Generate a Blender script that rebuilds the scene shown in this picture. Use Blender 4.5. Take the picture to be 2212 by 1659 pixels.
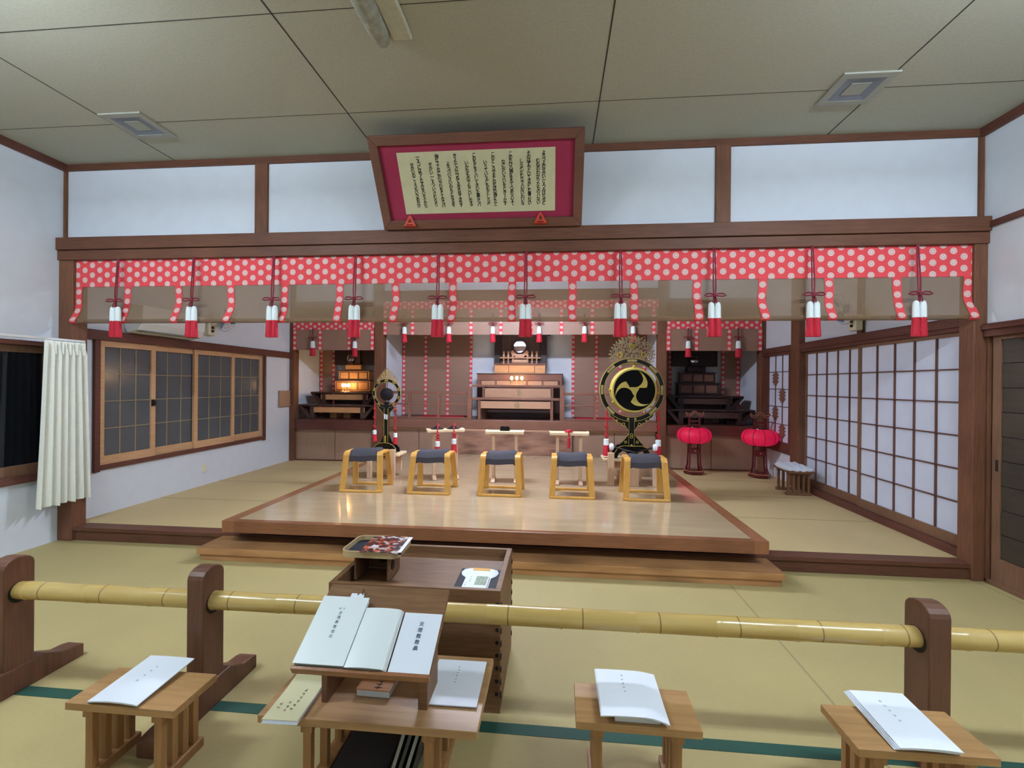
import bpy, bmesh, math, random
from mathutils import Vector, Matrix, Euler
random.seed(7)
PI = math.pi
S = bpy.context.scene
COL = S.collection
for o in list(bpy.data.objects): bpy.data.objects.remove(o)

# ------------------------------------------------------------------ camera
cam_d = bpy.data.cameras.new('camera'); cam = bpy.data.objects.new('camera', cam_d); COL.objects.link(cam)
cam_d.sensor_fit = 'HORIZONTAL'; cam_d.sensor_width = 36.0; cam_d.lens = 36.0*997.2/2212.0
cam_d.clip_start = 0.02; cam_d.clip_end = 100
YAW, PITCH, ROLL = -0.0934, -0.0013, 0.0085
fw = Vector((math.sin(YAW)*math.cos(PITCH), math.cos(YAW)*math.cos(PITCH), math.sin(PITCH)))
r0 = Vector((math.cos(YAW), -math.sin(YAW), 0)); u0 = r0.cross(fw)
rt = math.cos(ROLL)*r0 + math.sin(ROLL)*u0; up = -math.sin(ROLL)*r0 + math.cos(ROLL)*u0
mw = Matrix((rt, up, -fw)).transposed().to_4x4(); mw.translation = Vector((0, 0, 1.418))
cam.matrix_world = mw
S.camera = cam
# ------------------------------------------------------------------ world + view
W = bpy.data.worlds.new('night'); S.world = W; W.use_nodes = True
W.node_tree.nodes['Background'].inputs[0].default_value = (0.010, 0.013, 0.020, 1)
W.node_tree.nodes['Background'].inputs[1].default_value = 1.0
S.view_settings.view_transform = 'Standard'; S.view_settings.look = 'None'
S.view_settings.exposure = 0.18; S.view_settings.gamma = 1.0; S.view_settings.use_curve_mapping = False

# ------------------------------------------------------------------ lamps of the place (fluorescent ceiling fixtures)
FRONT_L, REAR_L, STAGE_L = 238.0, 26.0, 400.0
def area(name, loc, sx, sy, watts, col, parent=None):
    d = bpy.data.lights.new(name, 'AREA'); d.shape = 'RECTANGLE'; d.size = sx; d.size_y = sy
    d.energy = watts; d.color = col
    o = bpy.data.objects.new(name, d); COL.objects.link(o); o.location = loc
    if parent: o.parent = parent
    return o
COOL = (0.74, 0.87, 1.0)
STAGE_C = (0.72, 0.80, 1.0)

# ------------------------------------------------------------------ material helpers
def lin(c):
    return tuple((x/255/12.92 if x/255 <= .04045 else ((x/255+.055)/1.055)**2.4) for x in c)+(1,)
def mat(name, rgb, rough=.5, metal=0, spec=.5, noise=0, nscale=40, bump=0, emit=None, es=0, coat=0):
    m = bpy.data.materials.new(name); m.use_nodes = True; nt = m.node_tree; b = nt.nodes['Principled BSDF']
    b.inputs['Base Color'].default_value = lin(rgb); b.inputs['Roughness'].default_value = rough
    b.inputs['Metallic'].default_value = metal; b.inputs['Specular IOR Level'].default_value = spec
    b.inputs['Coat Weight'].default_value = coat; b.inputs['Coat Roughness'].default_value = .08
    if emit: b.inputs['Emission Color'].default_value = lin(emit); b.inputs['Emission Strength'].default_value = es
    if noise or bump:
        tc = nt.nodes.new('ShaderNodeTexCoord'); n = nt.nodes.new('ShaderNodeTexNoise')
        n.inputs['Scale'].default_value = nscale; n.inputs['Detail'].default_value = 4
        nt.links.new(tc.outputs['Object'], n.inputs['Vector'])
        if noise:
            r = nt.nodes.new('ShaderNodeValToRGB')
            r.color_ramp.elements[0].position = .3; r.color_ramp.elements[1].position = .7
            r.color_ramp.elements[0].color = tuple(x*(1-noise) for x in lin(rgb)[:3])+(1,)
            r.color_ramp.elements[1].color = tuple(min(1, x*(1+noise)) for x in lin(rgb)[:3])+(1,)
            nt.links.new(n.outputs['Fac'], r.inputs['Fac']); nt.links.new(r.outputs['Color'], b.inputs['Base Color'])
        if bump:
            bp = nt.nodes.new('ShaderNodeBump'); bp.inputs['Strength'].default_value = bump; bp.inputs['Distance'].default_value = .004
            nt.links.new(n.outputs['Fac'], bp.inputs['Height']); nt.links.new(bp.outputs['Normal'], b.inputs['Normal'])
    return m
def wood(name, c1, c2, rough=.45, axis='x', scale=6, stretch=14, coat=0, spec=.4, bump=.08, knots=None):
    """two-tone grain running along one axis"""
    m = bpy.data.materials.new(name); m.use_nodes = True; nt = m.node_tree; b = nt.nodes['Principled BSDF']
    b.inputs['Roughness'].default_value = rough; b.inputs['Specular IOR Level'].default_value = spec
    b.inputs['Coat Weight'].default_value = coat; b.inputs['Coat Roughness'].default_value = .07
    tc = nt.nodes.new('ShaderNodeTexCoord'); mp = nt.nodes.new('ShaderNodeMapping')
    sc = [stretch, stretch, stretch]; sc['xyz'.index(axis)] = 1.0
    mp.inputs['Scale'].default_value = sc
    n = nt.nodes.new('ShaderNodeTexNoise'); n.inputs['Scale'].default_value = scale; n.inputs['Detail'].default_value = 6
    n.inputs['Distortion'].default_value = .6
    n2 = nt.nodes.new('ShaderNodeTexNoise'); n2.inputs['Scale'].default_value = 2.2; n2.inputs['Detail'].default_value = 2
    nt.links.new(tc.outputs['Object'], mp.inputs['Vector']); nt.links.new(mp.outputs['Vector'], n.inputs['Vector'])
    nt.links.new(tc.outputs['Object'], n2.inputs['Vector'])
    mx = nt.nodes.new('ShaderNodeMath'); mx.operation = 'MULTIPLY_ADD'; mx.inputs[1].default_value = .45
    nt.links.new(n2.outputs['Fac'], mx.inputs[0]); 
    sc2 = nt.nodes.new('ShaderNodeMath'); sc2.operation = 'MULTIPLY'; sc2.inputs[1].default_value = .6
    nt.links.new(n.outputs['Fac'], sc2.inputs[0]); nt.links.new(sc2.outputs[0], mx.inputs[2])
    r = nt.nodes.new('ShaderNodeValToRGB'); r.color_ramp.elements[0].position = .36; r.color_ramp.elements[1].position = .68
    r.color_ramp.elements[0].color = lin(c1); r.color_ramp.elements[1].color = lin(c2)
    nt.links.new(mx.outputs[0], r.inputs['Fac']); last = r.outputs['Color']
    if knots:
        v = nt.nodes.new('ShaderNodeTexVoronoi'); v.inputs['Scale'].default_value = knots
        mp2 = nt.nodes.new('ShaderNodeMapping'); mp2.inputs['Scale'].default_value = (.7, 1, 1.6)
        nt.links.new(tc.outputs['Object'], mp2.inputs['Vector']); nt.links.new(mp2.outputs['Vector'], v.inputs['Vector'])
        r2 = nt.nodes.new('ShaderNodeValToRGB'); r2.color_ramp.elements[0].position = .03; r2.color_ramp.elements[1].position = .45
        r2.color_ramp.elements[0].color = (.22, .2, .2, 1); r2.color_ramp.elements[1].color = (1, 1, 1, 1)
        nt.links.new(v.outputs['Distance'], r2.inputs['Fac'])
        mm = nt.nodes.new('ShaderNodeMixRGB'); mm.blend_type = 'MULTIPLY'; mm.inputs['Fac'].default_value = .8
        nt.links.new(last, mm.inputs['Color1']); nt.links.new(r2.outputs['Color'], mm.inputs['Color2']); last = mm.outputs['Color']
    nt.links.new(last, b.inputs['Base Color'])
    if bump:
        bp = nt.nodes.new('ShaderNodeBump'); bp.inputs['Strength'].default_value = bump; bp.inputs['Distance'].default_value = .003
        nt.links.new(n.outputs['Fac'], bp.inputs['Height']); nt.links.new(bp.outputs['Normal'], b.inputs['Normal'])
    return m
class NT:
    """small node builder for arithmetic"""
    def __init__(s, m): s.t = m.node_tree
    def n(s, ty, **kw):
        x = s.t.nodes.new(ty)
        for k, v in kw.items(): setattr(x, k, v)
        return x
    def m(s, op, a, b=None, c=None):
        x = s.n('ShaderNodeMath', operation=op)
        for i, v in enumerate((a, b, c)):
            if v is None: continue
            if isinstance(v, (int, float)): x.inputs[i].default_value = v
            else: s.t.links.new(v, x.inputs[i])
        return x.outputs[0]
    def mix(s, f, a, b):
        x = s.n('ShaderNodeMixRGB')
        for i, v in enumerate((f, a, b)):
            if isinstance(v, (int, float)): x.inputs[i].default_value = v
            elif isinstance(v, tuple): x.inputs[i].default_value = v
            else: s.t.links.new(v, x.inputs[i])
        return x.outputs[0]
def brocade():
    """coral cloth printed with staggered pale roundels, each with a five-petal flower; UV in metres"""
    m = bpy.data.materials.new('coral brocade'); m.use_nodes = True; nt = m.node_tree; b = nt.nodes['Principled BSDF']; g = NT(m)
    uv = g.n('ShaderNodeUVMap'); sp = g.n('ShaderNodeSeparateXYZ'); nt.links.new(uv.outputs[0], sp.inputs[0])
    PX, PZ = .1425, .086
    def cell(ox, oz):
        x = g.m('SUBTRACT', g.m('FRACT', g.m('ADD', g.m('DIVIDE', sp.outputs[0], PX), ox)), .5)
        z = g.m('SUBTRACT', g.m('FRACT', g.m('ADD', g.m('DIVIDE', sp.outputs[1], PZ), oz)), .5)
        x = g.m('MULTIPLY', x, PX); z = g.m('MULTIPLY', z, PZ)
        d = g.m('SQRT', g.m('ADD', g.m('MULTIPLY', x, x), g.m('MULTIPLY', z, z)))
        a = g.m('ARCTAN2', x, z)
        return d, a
    d1, a1 = cell(0, 0); d2, a2 = cell(.5, .5)
    first = g.m('LESS_THAN', d1, d2)
    d = g.m('MINIMUM', d1, d2)
    a = g.m('ADD', g.m('MULTIPLY', first, a1), g.m('MULTIPLY', g.m('SUBTRACT', 1.0, first), a2))
    disc = g.m('LESS_THAN', d, .0245)
    ring = g.m('MULTIPLY', g.m('GREATER_THAN', d, .0195), g.m('LESS_THAN', d, .0212))
    # five small petals-shaped gaps
    seg = g.m('SUBTRACT', g.m('FRACT', g.m('ADD', g.m('DIVIDE', a, 2*PI/5), .5)), .5)
    pet = g.m('MULTIPLY', g.m('LESS_THAN', g.m('ABSOLUTE', seg), .17), g.m('MULTIPLY', g.m('GREATER_THAN', d, .009), g.m('LESS_THAN', d, .0155)))
    red = lin((224, 76, 82)); pale = lin((222, 194, 188)); gold = lin((226, 190, 160))
    c = g.mix(disc, red, pale); c = g.mix(g.m('MULTIPLY', ring, .7), c, lin((206, 128, 124))); c = g.mix(g.m('MULTIPLY', pet, .85), c, lin((186, 92, 100)))
    nt.links.new(c, b.inputs['Base Color']); b.inputs['Roughness'].default_value = .75
    b.inputs['Specular IOR Level'].default_value = .2
    return m
def bamboo_blind(name, rgb, transp):
    m = bpy.data.materials.new(name); m.use_nodes = True; nt = m.node_tree; b = nt.nodes['Principled BSDF']; g = NT(m)
    tc = g.n('ShaderNodeTexCoord'); sp = g.n('ShaderNodeSeparateXYZ'); nt.links.new(tc.outputs['Object'], sp.inputs[0])
    w = g.m('SINE', g.m('MULTIPLY', sp.outputs[2], 2*PI/.0075))
    nz = g.n('ShaderNodeTexNoise'); nz.inputs['Scale'].default_value = 5
    mp = g.n('ShaderNodeMapping'); mp.inputs['Scale'].default_value = (.6, 1, 14)
    nt.links.new(tc.outputs['Object'], mp.inputs[0]); nt.links.new(mp.outputs[0], nz.inputs['Vector'])
    f = g.m('MULTIPLY_ADD', w, .12, nz.outputs['Fac'])
    c = g.mix(f, tuple(x*.86 for x in lin(rgb)[:3])+(1,), tuple(x*1.1 for x in lin(rgb)[:3])+(1,))
    nt.links.new(c, b.inputs['Base Color']); b.inputs['Roughness'].default_value = .5
    tr = g.n('ShaderNodeBsdfTransparent'); ms = g.n('ShaderNodeMixShader'); ms.inputs[0].default_value = transp
    nt.links.new(b.outputs[0], ms.inputs[1]); nt.links.new(tr.outputs[0], ms.inputs[2])
    nt.links.new(ms.outputs[0], nt.nodes['Material Output'].inputs[0])
    return m
def tatami_mat(name, rgb, seam_axis, seam_pos):
    m = bpy.data.materials.new(name); m.use_nodes = True; nt = m.node_tree; b = nt.nodes['Principled BSDF']; g = NT(m)
    tc = g.n('ShaderNodeTexCoord'); sp = g.n('ShaderNodeSeparateXYZ'); nt.links.new(tc.outputs['Object'], sp.inputs[0])
    n1 = g.n('ShaderNodeTexNoise'); n1.inputs['Scale'].default_value = 1.3; n1.inputs['Detail'].default_value = 3
    nt.links.new(tc.outputs['Object'], n1.inputs['Vector'])
    n2 = g.n('ShaderNodeTexNoise'); n2.inputs['Scale'].default_value = 30; n2.inputs['Detail'].default_value = 3
    mp = g.n('ShaderNodeMapping'); mp.inputs['Scale'].default_value = (8, 1, 1) if seam_axis == 1 else (1, 8, 1)
    nt.links.new(tc.outputs['Object'], mp.inputs[0]); nt.links.new(mp.outputs[0], n2.inputs['Vector'])
    f = g.m('ADD', g.m('MULTIPLY', n1.outputs['Fac'], .6), g.m('MULTIPLY', n2.outputs['Fac'], .4))
    c = g.mix(f, tuple(x*.78 for x in lin(rgb)[:3])+(1,), tuple(min(1, x*1.2) for x in lin(rgb)[:3])+(1,))
    ax = sp.outputs[seam_axis]
    for s in seam_pos:
        ln = g.m('LESS_THAN', g.m('ABSOLUTE', g.m('SUBTRACT', ax, s)), .006)
        c = g.mix(g.m('MULTIPLY', ln, .8 if seam_axis == 1 else .35), c, lin((86, 86, 66)))
    nt.links.new(c, b.inputs['Base Color']); b.inputs['Roughness'].default_value = .62; b.inputs['Specular IOR Level'].default_value = .3
    wv = g.m('MULTIPLY', g.m('SINE', g.m('MULTIPLY', sp.outputs[0], 2*PI/.006)), g.m('SINE', g.m('MULTIPLY', sp.outputs[1], 2*PI/.012)))
    bp = g.n('ShaderNodeBump'); bp.inputs['Strength'].default_value = .15; bp.inputs['Distance'].default_value = .002
    nt.links.new(wv, bp.inputs['Height']); nt.links.new(bp.outputs[0], b.inputs['Normal'])
    return m

M = {}
M['wall'] = mat('white plaster', (216, 220, 228), .85, noise=.02, nscale=9, spec=.2)
M['ceil'] = mat('ceiling board', (174, 172, 156), .9, noise=.06, nscale=70, spec=.1)
M['seam'] = mat('ceiling joint', (52, 50, 44), .9)
M['brown'] = wood('brown stained timber', (88, 57, 44), (114, 74, 56), .5, 'x', spec=.2)
M['brown_z'] = wood('brown stained post', (96, 63, 47), (126, 84, 62), .5, 'z', spec=.2)
M['brown_y'] = wood('brown stained rail', (86, 52, 44), (110, 68, 56), .5, 'y', spec=.25)
M['darkdoor'] = wood('dark board door', (58, 50, 42), (72, 62, 50), .55, 'y', scale=4, stretch=8)
M['pale_y'] = wood('pale window timber', (190, 146, 106), (212, 168, 126), .45, 'y')
M['tan_z'] = wood('tan stile timber', (112, 80, 60), (134, 98, 74), .5, 'z')
M['tatami'] = tatami_mat('tatami of the lower floor', (180, 163, 113), 0, (1.25, 3.07))
M['tatami_up'] = tatami_mat('tatami of the raised floor', (200, 177, 130), 1, (4.75, 5.65, 6.55))
M['green'] = mat('dark green tatami border', (26, 72, 58), .7, noise=.15, nscale=200)
M['stage'] = wood('polished stage boards', (182, 157, 124), (199, 174, 139), .13, 'x', scale=2, stretch=5, bump=0, spec=.6, coat=.4)
M['stage_edge'] = wood('stage border timber', (140, 92, 62), (160, 108, 74), .25, 'y', bump=0)
M['stage_front'] = wood('stage front timber', (120, 76, 52), (146, 96, 66), .25, 'x', bump=.03)
M['step'] = wood('oiled step timber', (164, 116, 74), (196, 146, 98), .28, 'x', scale=3, stretch=6, knots=2.3, bump=.03)
M['ply'] = wood('pale veneer panel', (150, 118, 98), (164, 132, 110), .5, 'z', bump=0)
M['knotty'] = wood('knotty cedar board', (110, 76, 62), (176, 134, 112), .5, 'x', scale=3, stretch=5, knots=3.6, spec=.2)
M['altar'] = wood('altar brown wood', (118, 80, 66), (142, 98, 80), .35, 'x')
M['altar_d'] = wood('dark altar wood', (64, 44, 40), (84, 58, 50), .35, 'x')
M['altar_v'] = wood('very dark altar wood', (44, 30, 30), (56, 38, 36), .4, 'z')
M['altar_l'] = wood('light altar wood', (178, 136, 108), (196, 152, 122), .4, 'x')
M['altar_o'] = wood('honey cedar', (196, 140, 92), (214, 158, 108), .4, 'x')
M['redfloor'] = wood('reddish altar floor', (84, 46, 40), (104, 60, 50), .3, 'x')
M['brocade'] = brocade()
M['blind'] = bamboo_blind('bamboo blind', (146, 118, 88), .55)
M['blind2'] = bamboo_blind('bamboo blind of the altar', (156, 120, 100), .06)
M['cord'] = mat('dark red cord', (120, 24, 46), .7)
M['redcord'] = mat('bright red cord', (178, 26, 40), .7)
M['tasselred'] = mat('crimson tassel thread', (190, 24, 48), .75, noise=.2, nscale=160)
M['tasselwhite'] = mat('white tassel binding', (232, 240, 240), .6)
M['frame'] = wood('scroll frame timber', (98, 62, 50), (118, 76, 60), .4, 'x')
M['magenta'] = mat('magenta mount cloth', (150, 34, 66), .8, noise=.05, nscale=90)
M['scroll'] = mat('aged cream paper', (200, 194, 156), .85, noise=.05, nscale=14)
M['ink'] = mat('black ink', (34, 32, 26), .8)
M['inkgray'] = mat('grey print', (88, 94, 110), .8)
M['chair'] = wood('honey bent plywood', (206, 148, 66), (226, 172, 86), .32, 'z', bump=0, spec=.5)
M['cushion'] = mat('slate fabric', (74, 71, 78), .9, noise=.12, nscale=200, spec=.1)
M['birch'] = wood('pale whitewood', (222, 194, 156), (236, 212, 174), .45, 'z', bump=0)
M['birch_p'] = wood('pinkish whitewood', (206, 172, 142), (220, 188, 158), .45, 'z', bump=0)
M['black'] = mat('black lacquer', (10, 10, 10), .25, spec=.35)
M['drumblack'] = mat('black drum paint', (8, 8, 9), .7, spec=.1)
M['gold'] = mat('gold leaf', (196, 170, 74), .42, metal=.35)
M['goldpaint'] = mat('drum gold paint', (192, 172, 84), .55)
M['oldgold'] = mat('pierced gilt metal', (168, 148, 104), .45, metal=.45, noise=.3, nscale=60)
def pierced_mat(name, rgb, sc, metal):
    m = mat(name, rgb, .45, metal=metal); nt = m.node_tree; b = nt.nodes['Principled BSDF']; g = NT(m)
    tc = g.n('ShaderNodeTexCoord'); v = g.n('ShaderNodeTexVoronoi', feature='DISTANCE_TO_EDGE'); v.inputs['Scale'].default_value = sc
    mp = g.n('ShaderNodeMapping'); mp.inputs['Scale'].default_value = (1, .01, 1)
    nt.links.new(tc.outputs['Object'], mp.inputs[0]); nt.links.new(mp.outputs[0], v.inputs['Vector'])
    hole = g.m('GREATER_THAN', v.outputs['Distance'], .16)
    tr = g.n('ShaderNodeBsdfTransparent'); ms = g.n('ShaderNodeMixShader'); nt.links.new(hole, ms.inputs[0])
    nt.links.new(b.outputs[0], ms.inputs[1]); nt.links.new(tr.outputs[0], ms.inputs[2])
    nt.links.new(ms.outputs[0], nt.nodes['Material Output'].inputs[0])
    return m
M['pierced'] = pierced_mat('pierced old gilt plate', (150, 134, 104), 34, .4)
M['pierced2'] = pierced_mat('pierced bright gilt plate', (196, 170, 118), 70, .4)
M['brightgilt'] = mat('bright pierced gilt', (214, 190, 140), .4, metal=.4)
M['bronze'] = mat('dark bronze', (48, 44, 50), .38, metal=.6)
M['white'] = mat('white paper', (238, 243, 252), .55, spec=.35)
M['cover'] = mat('glossy white book cover', (238, 246, 246), .26, spec=.5)
M['cream'] = mat('cream cover paper', (222, 216, 172), .6)
M['orange'] = mat('orange-brown book cloth', (186, 122, 52), .5)
M['pages'] = mat('page edges', (214, 216, 212), .8, noise=.1, nscale=300)
M['bamboo'] = None
M['redlac'] = mat('dark red lacquer', (92, 26, 30), .25, spec=.5)
M['paleline'] = mat('pale edging line', (196, 150, 112), .5)
M['lantern'] = mat('red lantern silk', (170, 16, 46), .6, emit=(226, 22, 78), es=.42)
M['lanternrib'] = mat('lantern rib', (70, 8, 20), .6)
M['bulb'] = mat('warm bulb glass', (255, 214, 140), .4, emit=(255, 196, 110), es=34)
M['tube'] = mat('fluorescent tube glass', (245, 250, 255), .3, emit=(222, 240, 255), es=16)
def tube_mat(name, strength, COOL=COOL):
    m = mat(name, (245, 250, 255), .3); b = m.node_tree.nodes['Principled BSDF']
    b.inputs['Emission Color'].default_value = COOL+(1,); b.inputs['Emission Strength'].default_value = strength; return m
M['tube_front'] = tube_mat('lit fluorescent tube', FRONT_L); M['tube_rear'] = tube_mat('lit fluorescent tube behind', REAR_L)
M['added_panel_glow'] = tube_mat('added glow for the mirror', 2.4, (.8, .88, 1.0)); M['tube_stage'] = tube_mat('lit fluorescent tube over the stage', STAGE_L, STAGE_C)
M['enamel'] = mat('white enamel', (232, 234, 234), .4)
M['fixture'] = mat('aged cream plastic', (186, 186, 166), .5, noise=.08, nscale=30)
M['dust'] = mat('dusty grey plastic', (150, 150, 136), .7, noise=.22, nscale=26)
M['night'] = mat('dark night glass', (16, 18, 24), .05, spec=.6)
M['frost'] = mat('frosted night glass', (88, 90, 94), .16, spec=.5, noise=.05, nscale=4)
M['muntin'] = mat('thin pale glazing bar', (158, 138, 104), .5)
M['curtain'] = mat('cream curtain cloth', (242, 242, 232), .85, noise=.03, nscale=60)
M['shoji'] = mat('shoji paper', (216, 222, 240), .8, noise=.02, nscale=8)
M['kumiko'] = mat('shoji lattice timber', (104, 68, 58), .5)
M['plastic'] = mat('cream plastic plate', (226, 220, 190), .4)
M['darkhole'] = mat('black opening', (14, 12, 12), .7)
M['blue'] = mat('translucent blue blade', (60, 110, 165), .25)
M['wire'] = mat('chrome wire', (190, 195, 200), .25, metal=.9)
M['mirror'] = mat('polished metal mirror', (225, 228, 235), .06, metal=1.0)
M['duct'] = mat('grey vent recess', (120, 126, 138), .6)
M['vent'] = mat('vent plate', (156, 156, 144), .6)
M['clip'] = mat('red lacquered bracket', (196, 64, 40), .5)
M['navy'] = mat('black leatherette', (24, 26, 36), .6, spec=.2)
M['yellowband'] = mat('orange paper band', (240, 172, 66), .6)
M['picgreen'] = mat('printed grey-green picture', (150, 164, 140), .6, noise=.4, nscale=90)
M['boxwood'] = wood('walnut box timber', (106, 76, 52), (136, 100, 70), .5, 'x', spec=.2)
M['table'] = wood('oak stand timber', (158, 118, 74), (184, 142, 94), .42, 'x', scale=4)
M['table_z'] = wood('oak slat timber', (146, 104, 62), (176, 130, 84), .42, 'z', scale=4)
M['table_d'] = wood('dark stained stand timber', (106, 70, 48), (130, 90, 64), .42, 'z', scale=4)
M['post'] = wood('dark barrier timber', (88, 56, 42), (112, 74, 54), .4, 'z')
M['posttop'] = M['post']
M['magz'] = mat('dark grey folder', (66, 66, 68), .6, noise=.1, nscale=10)
M['magl'] = mat('pale grey folder', (150, 152, 150), .6)
M['tray'] = wood('tray rim wood', (186, 160, 118), (206, 180, 138), .4, 'x')
M['cloth'] = mat('white folded cloth', (222, 228, 240), .85, noise=.03, nscale=30, bump=.4)

def photo_mat():
    m = bpy.data.materials.new('printed colour photograph'); m.use_nodes = True; nt = m.node_tree; b = nt.nodes['Principled BSDF']; g = NT(m)
    tc = g.n('ShaderNodeTexCoord'); v = g.n('ShaderNodeTexVoronoi'); v.inputs['Scale'].default_value = 55
    nt.links.new(tc.outputs['Object'], v.inputs['Vector'])
    r = g.n('ShaderNodeValToRGB'); cr = r.color_ramp; cr.interpolation = 'CONSTANT'
    cols = [(58, 34, 34), (84, 40, 40), (196, 176, 168), (120, 60, 50), (60, 40, 42), (200, 90, 60), (150, 120, 110), (74, 30, 40)]
    cr.elements[0].color = lin(cols[0]); cr.elements[1].position = .95; cr.elements[1].color = lin((226, 220, 226))
    for i, c in enumerate(cols[1:]):
        e = cr.elements.new((i+1)/8.5); e.color = lin(c)
    sp = g.n('ShaderNodeSeparateXYZ'); nt.links.new(v.outputs['Color'], sp.inputs[0]); nt.links.new(sp.outputs[0], r.inputs[0])
    nt.links.new(r.outputs[0], b.inputs['Base Color']); b.inputs['Roughness'].default_value = .25
    return m
M['photo'] = photo_mat()
def bamboo_mat():
    m = bpy.data.materials.new('yellow bamboo culm'); m.use_nodes = True; nt = m.node_tree; b = nt.nodes['Principled BSDF']; g = NT(m)
    tc = g.n('ShaderNodeTexCoord'); sp = g.n('ShaderNodeSeparateXYZ'); nt.links.new(tc.outputs['Object'], sp.inputs[0])
    n = g.n('ShaderNodeTexNoise'); n.inputs['Scale'].default_value = 3; mp = g.n('ShaderNodeMapping'); mp.inputs['Scale'].default_value = (1, 9, 9)
    nt.links.new(tc.outputs['Object'], mp.inputs[0]); nt.links.new(mp.outputs[0], n.inputs['Vector'])
    c = g.mix(n.outputs['Fac'], lin((180, 148, 80)), lin((212, 182, 112)))
    ln = g.m('LESS_THAN', g.m('FRACT', g.m('DIVIDE', g.m('ADD', sp.outputs[0], 10.085), .3)), .018)
    c = g.mix(g.m('MULTIPLY', ln, .7), c, lin((96, 66, 40)))
    nt.links.new(c, b.inputs['Base Color']); b.inputs['Roughness'].default_value = .24; b.inputs['Specular IOR Level'].default_value = .6
    return m
M['bamboo'] = bamboo_mat()

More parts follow.
